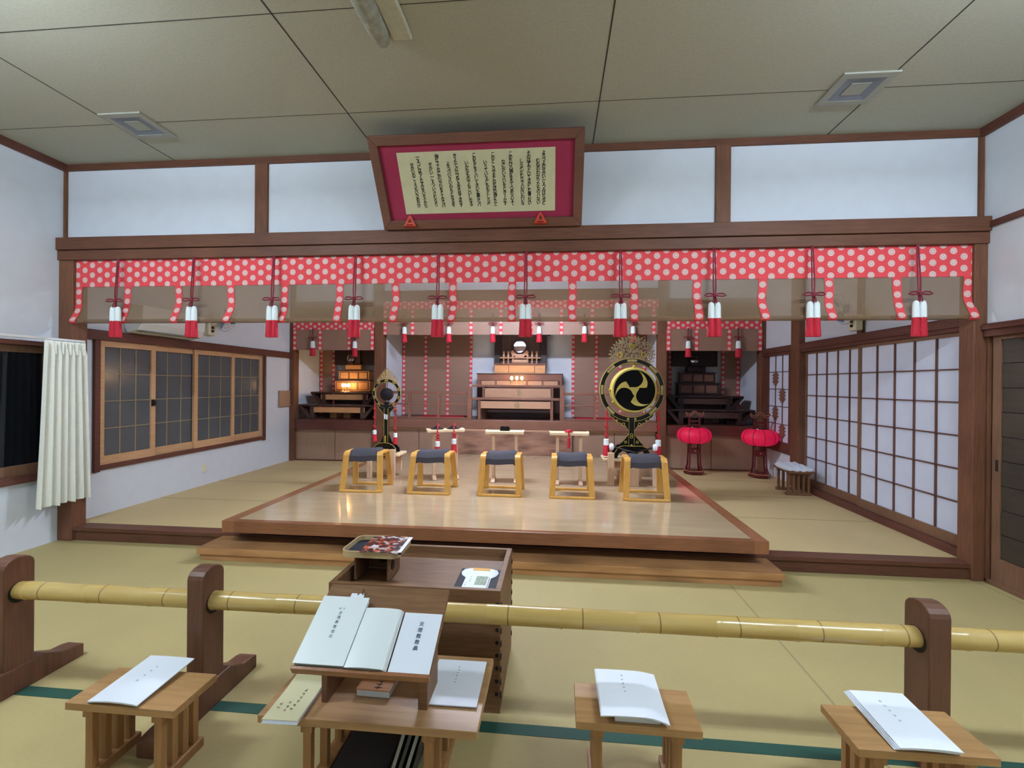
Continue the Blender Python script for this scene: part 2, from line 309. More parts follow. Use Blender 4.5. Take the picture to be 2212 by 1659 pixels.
# ------------------------------------------------------------------ mesh helpers
class MB:
    def __init__(s): s.v = []; s.f = []; s.uv = {}
    def add(s, vs, fs, T=None, uvs=None):
        o = len(s.v)
        s.v += [tuple(T @ Vector(p)) if T else tuple(p) for p in vs]
        for i, f in enumerate(fs):
            if uvs: s.uv[len(s.f)] = [uvs[k] for k in f]
            s.f.append(tuple(k+o for k in f))
        return s
    def box(s, x0, x1, y0, y1, z0, z1, T=None):
        v = [(x, y, z) for z in (z0, z1) for y in (y0, y1) for x in (x0, x1)]
        return s.add(v, [(0, 2, 3, 1), (4, 5, 7, 6), (0, 1, 5, 4), (2, 6, 7, 3), (0, 4, 6, 2), (1, 3, 7, 5)], T)
    def prism(s, poly, d0, d1, axes='xz', T=None):
        """poly in the two named axes, extruded along the third from d0 to d1"""
        a, b = 'xyz'.index(axes[0]), 'xyz'.index(axes[1]); c = 3-a-b; n = len(poly)
        vs = []
        for d in (d0, d1):
            for p in poly:
                q = [0, 0, 0]; q[a] = p[0]; q[b] = p[1]; q[c] = d; vs.append(q)
        fs = [tuple(range(n)), tuple(range(2*n-1, n-1, -1))]+[(i, (i+1) % n, n+(i+1) % n, n+i) for i in range(n)]
        return s.add(vs, fs, T)
    def tube(s, pts, r, n=8, T=None, close=False):
        pts = [Vector(p) for p in pts]; rr = r if isinstance(r, (list, tuple)) else [r]*len(pts); vs = []; fs = []
        m = len(pts)
        for i, p in enumerate(pts):
            if close: t = pts[(i+1) % m]-pts[i-1]
            else: t = pts[min(i+1, m-1)]-pts[max(i-1, 0)]
            t.normalize(); a = t.orthogonal() if abs(t.z) > .95 else t.cross(Vector((0, 0, 1))); a.normalize(); b = t.cross(a)
            if i and not close:
                pass
            for k in range(n):
                w = 2*PI*k/n; vs.append(p+rr[i]*(math.cos(w)*a+math.sin(w)*b))
        for i in range(m if close else m-1):
            j = (i+1) % m
            for k in range(n): fs.append((i*n+k, i*n+(k+1) % n, j*n+(k+1) % n, j*n+k))
        if not close: fs += [tuple(range(n-1, -1, -1)), tuple((m-1)*n+k for k in range(n))]
        return s.add(vs, fs, T)
    def lathe(s, prof, c=(0, 0, 0), n=20, T=None, axis='z'):
        vs = []; fs = []; m = len(prof)
        for r, z in prof:
            for k in range(n):
                w = 2*PI*k/n
                p = (r*math.cos(w), r*math.sin(w), z)
                if axis == 'y': p = (p[0], p[2], p[1])
                if axis == 'x': p = (p[2], p[0], p[1])
                vs.append((p[0]+c[0], p[1]+c[1], p[2]+c[2]))
        for i in range(m-1):
            for k in range(n): fs.append((i*n+k, i*n+(k+1) % n, (i+1)*n+(k+1) % n, (i+1)*n+k))
        fs += [tuple(range(n-1, -1, -1)), tuple((m-1)*n+k for k in range(n))]
        return s.add(vs, fs, T)
    def ring(s, ro, ri, d0, d1, c=(0, 0, 0), a0=0, a1=2*PI, n=48, T=None):
        """flat annulus in the xz plane, thickness along y"""
        full = abs(a1-a0-2*PI) < 1e-6; k = n if full else n+1; vs = []
        for i in range(k):
            w = a0+(a1-a0)*i/n
            for r in (ro, ri):
                for d in (d0, d1): vs.append((c[0]+r*math.cos(w), c[1]+d, c[2]+r*math.sin(w)))
        fs = []
        for i in range(n):
            j = (i+1) % k
            A = [i*4+q for q in range(4)]; B = [j*4+q for q in range(4)]
            fs += [(A[0], B[0], B[1], A[1]), (A[2], A[3], B[3], B[2]), (A[0], A[2], B[2], B[0]), (A[1], B[1], B[3], A[3])]
        if not full:
            fs += [(0, 1, 3, 2), tuple(n*4+q for q in (0, 2, 3, 1))]
        return s.add(vs, fs, T)
    def sheet(s, grid, uvgrid=None, T=None, thick=0, off=(0, 1, 0)):
        nr, nc = len(grid), len(grid[0])
        def put(g2, flip):
            vs = [p for r in g2 for p in r]; uvs = [u for r in uvgrid for u in r] if uvgrid else None
            fs = []
            for i in range(nr-1):
                for j in range(nc-1):
                    q = (i*nc+j, i*nc+j+1, (i+1)*nc+j+1, (i+1)*nc+j); fs.append(q[::-1] if flip else q)
            s.add(vs, fs, T, uvs)
        put(grid, False)
        if thick:
            o = Vector(off)*thick
            g2 = [[tuple(Vector(p)+o) for p in r] for r in grid]
            put(g2, True)
            edge = [(0, j) for j in range(nc)]+[(i, nc-1) for i in range(1, nr)]+[(nr-1, j) for j in range(nc-2, -1, -1)]+[(i, 0) for i in range(nr-2, 0, -1)]
            vs = [grid[i][j] for i, j in edge]+[g2[i][j] for i, j in edge]; m = len(edge)
            s.add(vs, [(k, (k+1) % m, m+(k+1) % m, m+k) for k in range(m)], T, ([uvgrid[i][j] for i, j in edge]*2 if uvgrid else None))
        return s
    def build(s, name, m, parent=None, bevel=0, smooth=False, loc=None, recalc=True):
        me = bpy.data.meshes.new(name); me.from_pydata(s.v, [], s.f); me.update()
        if s.uv:
            l = me.uv_layers.new(name='UVMap')
            for p in me.polygons:
                u = s.uv.get(p.index)
                if u:
                    for k, li in enumerate(p.loop_indices): l.data[li].uv = u[k]
        if recalc:
            bm = bmesh.new(); bm.from_mesh(me); bmesh.ops.recalc_face_normals(bm, faces=bm.faces); bm.to_mesh(me); bm.free()
        if smooth:
            for p in me.polygons: p.use_smooth = True
            me.set_sharp_from_angle(angle=math.radians(40))
        me.materials.append(m)
        o = bpy.data.objects.new(name, me); COL.objects.link(o)
        if parent: o.parent = parent
        if loc: o.location = loc
        if bevel:
            b = o.modifiers.new('bevel', 'BEVEL'); b.width = bevel; b.segments = 2; b.limit_method = 'ANGLE'; b.angle_limit = math.radians(50)
            b.harden_normals = False
        return o
def tag(o, label, cat, group=None, kind=None):
    o['label'] = label; o['category'] = cat
    if group: o['group'] = group
    if kind: o['kind'] = kind
    return o
def thing(name, label, cat, loc=(0, 0, 0), rotz=0, group=None):
    o = bpy.data.objects.new(name, None); COL.objects.link(o); o.location = loc; o.rotation_euler = (0, 0, rotz)
    o.empty_display_size = .05
    return tag(o, label, cat, group)
def struct(o): o['kind'] = 'structure'; return o
def sbox(name, m, x0, x1, y0, y1, z0, z1, bevel=0):
    c = ((x0+x1)/2, (y0+y1)/2, z0)
    return struct(MB().box(x0, x1, y0, y1, z0, z1).build(name, m, bevel=bevel))
def dup(root, label, loc, rotz=None, group=None):
    r = root.copy(); COL.objects.link(r); r.location = loc; r['label'] = label
    if rotz is not None: r.rotation_euler = (0, 0, rotz)
    if group: r['group'] = group
    def rec(a, b):
        for ch in list(a.children):
            if ch.name in fresh: continue
            c = ch.copy(); COL.objects.link(c); fresh.add(c.name); c.parent = b; rec(ch, c)
    fresh = set(); rec(root, r)
    return r
_gl = {}
def glyph(ch, bold=0.0):
    if (ch, bold) in _gl: return _gl[(ch, bold)]
    cu = bpy.data.curves.new('glyph', 'FONT'); cu.body = ch; cu.size = 1; cu.resolution_u = 3; cu.offset = bold
    o = bpy.data.objects.new('glyph', cu); COL.objects.link(o); bpy.context.view_layer.update()
    me = o.evaluated_get(bpy.context.evaluated_depsgraph_get()).to_mesh()
    vs = [tuple(v.co) for v in me.vertices]; fs = [tuple(p.vertices) for p in me.polygons]
    if vs:
        xs = [v[0] for v in vs]; ys = [v[1] for v in vs]; cx = (min(xs)+max(xs))/2; cy = (min(ys)+max(ys))/2
        vs = [(v[0]-cx, v[1]-cy, 0) for v in vs]
    o.to_mesh_clear(); bpy.data.objects.remove(o); bpy.data.curves.remove(cu)
    _gl[(ch, bold)] = (vs, fs); return vs, fs
def column_text(mb, text, x, y, size, pitch, T, slant=0, squash=1.0, bold=0.0):
    """vertical writing downwards from (x, y) in the T plane"""
    for i, ch in enumerate(text):
        vs, fs = glyph(ch, bold)
        if vs: mb.add([(x+slant*i+v[0]*size*squash, y-i*pitch+v[1]*size, .0008) for v in vs], fs, T)
def marks(mb, x, y, n, size, pitch, T, seed=1, slant=0):
    """illegible small print: a few brush strokes per character"""
    rr = random.Random(seed)
    for i in range(n):
        cy = y-i*pitch; cx = x+slant*i
        for k in range(4):
            w, h = (size*rr.uniform(.5, 1), size*.13) if k % 2 else (size*.13, size*rr.uniform(.5, 1))
            ox, oy = rr.uniform(-.25, .25)*size, rr.uniform(-.35, .35)*size
            mb.add([(cx+ox-w/2, cy+oy-h/2, .0006+k*.00003), (cx+ox+w/2, cy+oy-h/2, .0006+k*.00003), (cx+ox+w/2, cy+oy+h/2, .0006+k*.00003), (cx+ox-w/2, cy+oy+h/2, .0006+k*.00003)], [(0, 1, 2, 3)], T)
ORD = ['leftmost', 'second', 'third', 'fourth', 'fifth', 'sixth', 'seventh', 'eighth', 'ninth', 'rightmost']

# ================================================================== SETTING
XL, XR, YW, YB, H = -4.363, 3.137, 3.746, 7.3, 3.327
S1, S2, AZ, YC = .115, .288, .82, 8.25
YR = -3.6
CX = -.615
struct(MB().box(XL-.1, XR+.1, YR, YW+.02, -.1, 0).build('floor', M['tatami']))
struct(MB().box(XL, XR, YR, YW+.09, H, H+.08).build('ceiling', M['ceil']))
# ceiling joints (thin shadow gaps, 1.82 x 0.9 boards)
mb = MB()
for x in (-3.30, -1.483, .28, 2.04): mb.box(x-.004, x+.004, YR, YW-.02, H-.0012, H+.002)
for y in (3.155, 2.27, 1.385, .5, -.4, -1.3, -2.2): mb.box(XL, XR, y-.0022, y+.0022, H-.001, H+.002)
struct(mb.build('trim_1', M['seam']))
struct(MB().box(XL, XR, 1.855, 1.915, -.01, .0015).build('trim_2', M['green']))
# raised floor
mb = MB().box(XL, -2.60, YW+.07, YB+.02, 0, S1).box(1.48, XR, YW+.07, YB+.02, 0, S1)
struct(mb.build('floor_raised', M['tatami_up']))
mb = MB().box(-4.22, 3.05, YW-.045, YW+.07, 0, S1+.002).box(-4.22, 3.05, YW-.06, YW+.075, S1-.028, S1+.004)
struct(mb.build('trim_3', M['brown'], bevel=.003))
# left wall with two windows
wz0, wz1 = .61, 1.70
T_ = .12
mb = MB()
def wall_x(mb, xa, xb, y0, y1, z0, z1, holes):
    """wall in the yz plane with rectangular holes (y0,y1,z0,z1), holes sorted in y"""
    y = y0
    for hy0, hy1, hz0, hz1 in holes:
        if hy0 > y: mb.box(xa, xb, y, hy0, z0, z1)
        mb.box(xa, xb, hy0, hy1, z0, hz0); mb.box(xa, xb, hy0, hy1, hz1, z1); y = hy1
    if y1 > y: mb.box(xa, xb, y, y1, z0, z1)
wall_x(mb, XL-T_, XL, YR, YC+.1, 0, H+.1, [(1.25, 3.645, .60, 1.74), (4.03, 6.55, .55, 1.80)])
struct(mb.build('wall_left', M['wall']))
# right wall
mb = MB()
wall_x(mb, XR, XR+T_, YR, YC+.1, 0, H+.1, [(1.6, 3.66, -.01, 1.80), (3.86, 6.17, S1, 1.86), (6.50, 7.12, .56, 1.86)])
struct(mb.build('wall_right', M['wall']))
struct(MB().box(XL-T_, XR+T_, YR-.1, YR, 0, H+.1).build('wall_back', M['wall']))
# front partition: plaster over the beam
struct(MB().box(XL, XR, YW-.012, YW+.08, 2.60, H+.05).build('wall_front', M['wall']))
mb = MB().box(XL, XR, YW-.035, YW+.08, 3.272, H)
struct(mb.build('trim_4', M['brown'], bevel=.003))
mb = MB().box(XL, XL+.035, YR, YW-.03, 3.265, H)
struct(mb.build('trim_5', M['brown_y'], bevel=.003))
mb = MB().box(XR-.035, XR, YR, YW-.03, 3.265, H)
struct(mb.build('trim_6', M['brown_y'], bevel=.003))
for i, (a, b) in enumerate(((-2.564, -2.45), (-.67, -.56), (1.228, 1.34))):
    sbox('trim_%d' % (7+i), M['brown_z'], a, b, YW-.035, YW+.07, 2.62, 3.275, .004)
sbox('trim_10', M['brown_z'], XL, XL+.022, YW-.035, YW+.07, 2.62, 3.275)
sbox('trim_11', M['brown_z'], XR-.03, XR, YW-.035, YW+.07, 2.62, 3.275)
# main lintel: thick beam over a thinner track
sbox('trim_12', M['brown'], XL, XR, YW-.10, YW+.10, 2.553, 2.660, .004)
sbox('trim_13', M['brown'], XL, XR, YW-.085, YW+.10, 2.466, 2.549, .004)
sbox('trim_14', M['brown_z'], XL, -4.222, YW-.07, YW+.06, 0, 2.47, .006)
sbox('trim_15', M['brown_z'], 3.046, XR, YW-.07, YW+.06, 0, 2.47, .006)
# ceiling of the raised room and altar recess
struct(MB().box(XL, XR, YW+.08, YC+.1, 3.10, 3.15).build('ceiling_raised', M['ceil']))
struct(MB().box(XL-T_, XR+T_, YC, YC+.1, 0, 3.15).build('wall_altar', M['wall']))
# right side rail on the wall of the lower room
sbox('trim_16', M['brown_y'], XR-.02, XR, YR, YW-.07, 2.578, 2.622, .003)
# left nageshi and window_2 surround
mb = MB().box(XL, XL+.035, YW+.06, YB-.04, 1.800, 1.895)
struct(mb.build('trim_17', M['brown_y'], bevel=.003))
mb = MB().box(XL, XL+.03, 3.98, 4.035, .535, 1.80).box(XL, XL+.03, 6.54, 6.58, .535, 1.80).box(XL, XL+.028, 4.03, 6.545, .55, .595)
struct(mb.build('trim_18', M['brown_y'], bevel=.003))

def sash_window(name, x, ys, z0, z1, cols, rows, frame_m, glass_m, bar_m, fr):
    w = bpy.data.objects.new(name, None); COL.objects.link(w); struct(w)
    for i, (a, b) in enumerate(ys):
        xo = x-(.03 if i % 2 == 0 else .055)
        mb = MB().box(xo-.02, xo+.012, a, a+fr, z0, z1).box(xo-.02, xo+.012, b-fr, b, z0, z1)
        mb.box(xo-.02, xo+.011, a+fr, b-fr, z0, z0+.085).box(xo-.02, xo+.011, a+fr, b-fr, z1-.06, z1)
        f = mb.build('sash_frame', frame_m, w, bevel=.002)
        MB().box(xo-.012, xo-.006, a+fr-.005, b-fr+.005, z0+.08, z1-.055).build('glass_pane', glass_m, f)
        if cols > 1:
            mb = MB()
            for k in range(1, cols):
                yy = a+fr+(b-a-2*fr)*k/cols; mb.box(xo-.008, xo+.0, yy-.004, yy+.004, z0+.08, z1-.06)
            for k in range(1, rows):
                zz = z0+.085+(z1-.06-z0-.085)*k/rows; mb.box(xo-.008, xo+.0, a+fr, b-fr, zz-.004, zz+.004)
            mb.build('glazing_bars', bar_m, f)
    return w
MB().box(XL-.075, XL-.02, 4.03, 6.55, .55, .675).box(XL-.075, XL-.02, 4.03, 6.55, 1.745, 1.81).build('trim_27', M['pale_y']); struct(bpy.data.objects['trim_27'])
w2 = sash_window('window_2', XL+.03, [(4.035, 4.665), (4.607, 5.30), (5.21, 5.914), (5.86, 6.54)], .595, 1.80, 3, 4, M['pale_y'], M['frost'], M['muntin'], .055)
MB().box(XL+.012, XL+.035, 4.61, 4.64, 1.14, 1.21).tube([(XL+.03, 4.625, 1.175), (XL+.05, 4.625, 1.175)], .018, 10).build('latch', M['darkhole'], w2)
MB().box(XL-.085, XL-.03, 1.25, 3.645, .60, .70).box(XL-.085, XL-.03, 1.25, 3.645, 1.645, 1.74).build('trim_28', M['tan_z']); struct(bpy.data.objects['trim_28'])
w1 = sash_window('window_1', XL+.02, [(1.27, 2.49), (2.43, 3.635)], .625, 1.70, 1, 1, M['tan_z'], M['night'], M['muntin'], .05)
mb = MB().box(XL, XL+.03, 1.2, 3.66, .565, .605).box(XL-.02, XL+.022, 1.25, 3.64, .60, .63).box(XL, XL+.028, 1.2, 3.66, 1.70, 1.735)
struct(mb.build('trim_19', M['brown_y'], bevel=.003))
MB().box(XL-.1, XL-.09, 1.2, 6.6, .5, 1.85).build('glass_backing', M['night'])
struct(bpy.data.objects['glass_backing']).name = 'wall_outside'

# right side: shoji pair (door_1, door_2), fixed lattice window_3, dark sliding door_3
def shoji(name, y0, y1, z0, z1, xo):
    w = bpy.data.objects.new(name, None); COL.objects.link(w); struct(w)
    mb = MB().box(xo, xo+.03, y0, y0+.035, z0, z1).box(xo, xo+.03, y1-.035, y1, z0, z1).box(xo+.001, xo+.029, y0+.035, y1-.035, z0, z0+.085).box(xo+.001, xo+.029, y0+.035, y1-.035, z1-.03, z1)
    mb.build('door_frame', M['tan_z'], w, bevel=.002)
    mb = MB()
    for k in range(1, 5):
        yy = y0+.035+(y1-y0-.07)*k/5; mb.box(xo+.006, xo+.02, yy-.006, yy+.006, z0+.08, z1-.03)
    for k in range(1, 6):
        zz = z0+.085+(z1-z0-.115)*k/6; mb.box(xo+.006, xo+.02, y0+.03, y1-.03, zz-.005, zz+.005)
    mb.build('lattice', M['kumiko'], w)
    MB().box(xo+.02, xo+.024, y0+.03, y1-.03, z0+.08, z1-.025).build('paper', M['shoji'], w)
    return w
shoji('door_1', 3.835, 5.075, .185, 1.845, XR-.03)
shoji('door_2', 5.04, 6.16, .185, 1.845, XR+.005)
mb = MB().box(XR-.06, XR+.03, 3.80, 6.19, S1, .185)
mb.box(XR-.062, XR-.058, 3.80, 6.19, .142, .150)
struct(mb.build('trim_20', M['brown_y'], bevel=.003))
mb = MB().box(XR-.05, XR+.03, 3.80, 7.25, 1.845, 1.96).box(XR-.065, XR, 3.80, 7.25, 1.88, 1.945)
struct(mb.build('trim_21', M['brown_y'], bevel=.003))
sbox('trim_22', M['brown_z'], XR-.07, XR+.04, 6.15, 6.36, S1, 3.10, .004)
sbox('trim_23', M['brown_z'], XR-.03, XR+.02, 5.02, 5.10, 1.94, 3.10, .004)
w3 = bpy.data.objects.new('window_3', None); COL.objects.link(w3); struct(w3)
MB().box(XR-.03, XR+.03, 6.36, 6.50, .50, 1.86).box(XR-.03, XR+.03, 7.10, 7.24, .5, 1.86).box(XR-.035, XR+.03, 6.36, 7.24, .50, .64).build('window_frame', M['brown_y'], w3, bevel=.003)
MB().box(XR-.004, XR, 6.48, 7.12, .62, 1.86).build('paper', M['shoji'], w3)
mb = MB()
for k in (1, 2): mb.box(XR-.016, XR-.003, 6.50+.2*k-.005, 6.50+.2*k+.005, .63, 1.85)
for k in range(1, 5): mb.box(XR-.014, XR-.003, 6.50, 7.10, .64+.243*k-.004, .64+.243*k+.004)
mb.build('lattice', M['kumiko'], w3)
mb = MB()
for yy, zz in ((6.90, 1.52), (6.70, 1.28), (6.90, 1.03), (6.70, .79)):
    mb.box(XR-.02, XR-.006, yy-.055, yy+.055, zz-.075, zz+.075)
    for d in (-.09, -.045, 0, .045, .09): mb.box(XR-.022, XR-.005, yy-.085 if abs(d) < .08 else yy-.03, yy+.085 if abs(d) < .08 else yy+.03, zz+d-.008, zz+d+.008)
mb.build('lattice_ornament', mat('ornament wood', (134, 92, 76), .5), w3)
d3 = bpy.data.objects.new('door_3', None); COL.objects.link(d3); struct(d3)
y0, y1, xo = 2.62, 3.64, XR+.005
MB().box(xo, xo+.03, y0, y0+.06, .03, 1.80).box(xo, xo+.03, y1-.06, y1, .03, 1.80).box(xo+.001, xo+.029, y0+.06, y1-.06, .03, .20).box(xo+.001, xo+.029, y0+.06, y1-.06, 1.76, 1.80).build('door_frame', M['tan_z'], d3, bevel=.002)
mb = MB()
for k in range(9): mb.box(xo+.012-.003*(k % 2), xo+.02, y0+.06, y1-.06, .20+.1735*k+.004, .20+.1735*(k+1)-.001)
mb.build('door_boards', M['darkdoor'], d3)
MB().box(xo-.002, xo+.004, 3.592, 3.612, .82, .90).build('pull', M['darkhole'], d3)
mb = MB().box(XR+.004, XR+.034, 1.62, 2.66, .03, .20).box(XR+.035, XR+.045, 1.62, 2.66, .03, 1.8)
struct(mb.build('door_4', M['darkdoor'], bevel=.002))
mb = MB().box(XR-.035, XR+.03, 1.55, YW-.07, 1.785, 1.88).box(XR-.05, XR, 1.55, YW-.07, 1.835, 1.87)
struct(mb.build('trim_24', M['brown_y'], bevel=.003))
mb = MB().box(XR-.01, XR+.06, 1.6, YW-.07, -.005, .012).box(XR-.012, XR+.06, 1.6, YW-.07, .012, .03)
struct(mb.build('trim_25', M['tan_z']))
sbox('trim_26', M['brown_z'], XR-.012, XR+.06, 3.655, YW-.06, 0, 1.80, .003)
MB().box(XR+.1, XR+.11, 1.5, 7.3, 0, 2.0).build('wall_corridor', M['wall']); struct(bpy.data.objects['wall_corridor'])

# ================================================================== ceiling fixtures
def tube_lamp(label, x, y, z, watts, col, length=1.24, along='x', tubes=2, w=.22, drop=0):
    t = thing('fluorescent_lamp', label, 'ceiling lamp', (x, y, z), 0 if along == 'x' else PI/2, 'fluorescent ceiling lamps')
    MB().box(-length/2, length/2, -.035, .035, -.055, 0).build('housing', M['enamel'], t, bevel=.008)
    if drop:
        for sx in (-.4, .4): MB().tube([(sx*length, 0, -.01), (sx*length, 0, drop)], .008, 8).build('hanger', M['enamel'], t)
    for k in range(tubes):
        yy = (k-(tubes-1)/2)*.12
        MB().tube([(-length/2+.03, yy, -.085), (length/2-.03, yy, -.085)], .014, 12).build('tube', watts if drop else M['tube'], t, smooth=True)
        MB().box(-length/2+.0, -length/2+.03, yy-.02, yy+.02, -.105, -.04).box(length/2-.03, length/2, yy-.02, yy+.02, -.105, -.04).build('socket', M['enamel'], t, bevel=.004)
    if not drop: area('lamp_light', (0, 0, -.115), length*.95, w*.8, watts, col, t)
    return t
tube_lamp('twin-tube fluorescent lamp on the ceiling near the left wall', -2.8, 1.05, H-.2, M['tube_front'], COOL, drop=.2)
tube_lamp('twin-tube fluorescent lamp on the ceiling near the right wall', 2.1, 1.05, H-.2, M['tube_front'], COOL, drop=.2)
tube_lamp('twin-tube fluorescent lamp on the ceiling behind, left side', -2.8, -1.9, H-.2, M['tube_rear'], COOL, drop=.2)
tube_lamp('twin-tube fluorescent lamp on the ceiling behind, right side', 2.1, -1.9, H-.2, M['tube_rear'], COOL, drop=.2)
tube_lamp('fluorescent lamp on the ceiling over the stage behind the blind', -.6, 5.05, 2.95, M['tube_stage'], STAGE_C, drop=.15)
# unlit old fixture at the top of the picture
t = thing('unlit_ceiling_fixture', 'old unlit cream fixture with a dusty rounded cover on the ceiling', 'ceiling fixture', (-.9, 2.2, H))
MB().box(-.005, .105, -.9, .275, -.03, 0).build('base_plate', M['fixture'], t, bevel=.01)
pr = [(.0, -.9), (.05, -.9), (.055, .05), (.05, .2), (.035, .26), (.0, .285)]
mb = MB(); mb.lathe([(r, z) for r, z in pr], (-.055, 0, -.04), 16, axis='y'); mb.build('rounded_cover', M['dust'], t, smooth=True)
# ceiling vents
def vent(label, x, y):
    t = thing('ceiling_vent', label, 'air vent', (x, y, H), 0, 'square ceiling vents')
    mb = MB(); o, i = .165, .115
    mb.box(-o, o, -o, -i, -.012, 0).box(-o, o, i, o, -.012, 0).box(-o, -i, -i, i, -.012, 0).box(i, o, -i, i, -.012, 0).build('frame', M['vent'], t, bevel=.003)
    mb = MB()
    v = [(-i, -i, -.010), (i, -i, -.010), (i, i, -.010), (-i, i, -.010), (-.06, -.06, -.002), (.06, -.06, -.002), (.06, .06, -.002), (-.06, .06, -.002)]
    mb.add(v, [(0, 1, 5, 4), (1, 2, 6, 5), (2, 3, 7, 6), (3, 0, 4, 7)]); mb.build('recess', M['duct'], t)
    MB().box(-.06, .06, -.06, .06, -.007, -.001).build('diffuser_plate', M['vent'], t)
vent('square ceiling vent near the left wall', -3.12, 3.18)
vent('square ceiling vent near the right wall', 1.90, 3.15)

# ================================================================== framed scroll
t = thing('framed_scroll', 'large framed calligraphy scroll on magenta mount leaning above the beam', 'framed scroll', (-1.385, 3.640, 2.662))
FWd, FH = 1.578, .672; th = math.atan2(3.645-3.27, 3.225-2.665)
TF = Matrix.Rotation(PI/2+th, 4, 'X')     # local x right, local y up the picture, local z towards the room
def fr_piece(mb, poly, d0, d1): mb.prism(poly, d0, d1, 'xy', TF)
b_ = .068
mb = MB()
for poly in ([(0, 0), (FWd, 0), (FWd-b_, b_), (b_, b_)], [(FWd, 0), (FWd, FH), (FWd-b_, FH-b_), (FWd-b_, b_)], [(FWd, FH), (0, FH), (b_, FH-b_), (FWd-b_, FH-b_)], [(0, FH), (0, 0), (b_, b_), (b_, FH-b_)]):
    fr_piece(mb, poly, -.02, .028)
mb.build('frame', M['frame'], t, bevel=.004)
mb = MB(); fr_piece(mb, [(.05, .05), (FWd-.05, .05), (FWd-.05, FH-.05), (.05, FH-.05)], -.018, .0); mb.build('mount', M['magenta'], t)
mb = MB(); fr_piece(mb, [(.195, .113), (1.372, .113), (1.372, .553), (.195, .553)], .0, .002); sp_ = mb.build('paper', M['scroll'], t)
verses = ['よろつよのせかい一れつみはらせど', 'むねのわかりたものハない', 'そのはずやといてきかした事ハない', 'しらぬがむりでハないわいな',
          'このたびハ神がをもてへあらハれて', 'なにかいさいをときゝかす', 'このところやまとのぢばの神がたと', 'いうていれどももとしらぬ',
          'このもとをくハしくきいた事ならバ', 'いかなものでもこいしなる', 'きゝたくバたづねくるならゆてきかす', 'よろづいさいのもとなるを',
          '神がでてなにかいさいをとくならバ', 'せかい一れついさむなり', '一れつにはやくたすけをいそぐから', 'せかいのこゝろもいさめかけ']
us = [1.287, 1.245, 1.178, 1.125, 1.045, .99, .915, .855, .775, .715, .632, .575, .495, .44, .352, .300]
mb = MB(); TT = TF @ Matrix.Translation((0, 0, .0025))
for i, (v, u) in enumerate(zip(verses, us)):
    top = .520 if i % 2 == 0 else .468
    n = len(v); pit = (top-.150)/n
    column_text(mb, v, u, top, .034, pit, TT, slant=(.0008 if i > 6 else 0), squash=.9, bold=.028)
mb.build('calligraphy', M['ink'], t)
mb = MB()
for i, (ux, lb) in enumerate(((.225, 'left'), (1.26, 'right'))):
    c = thing('red_bracket', 'small red triangular bracket under the %s end of the framed scroll' % lb, 'bracket', (-1.385+ux, 3.632, 2.661), 0, 'red brackets under the scroll')
    mb = MB()
    mb.prism([(-.05, 0), (-.03, 0), (.0, .06), (.0, .085), (-.012, .075)], -.06, -.035, 'xz')
    mb.prism([(.05, 0), (.03, 0), (.0, .06), (.0, .085), (.012, .075)], -.06, -.035, 'xz')
    mb.prism([(-.03, .012), (.03, .012), (.022, .028), (-.022, .028)], -.058, -.037, 'xz')
    mb.build('loop', M['clip'], c, bevel=.002)
    MB().box(-.05, .05, -.065, .0, -.001, .003).build('foot_plate', M['clip'], c)

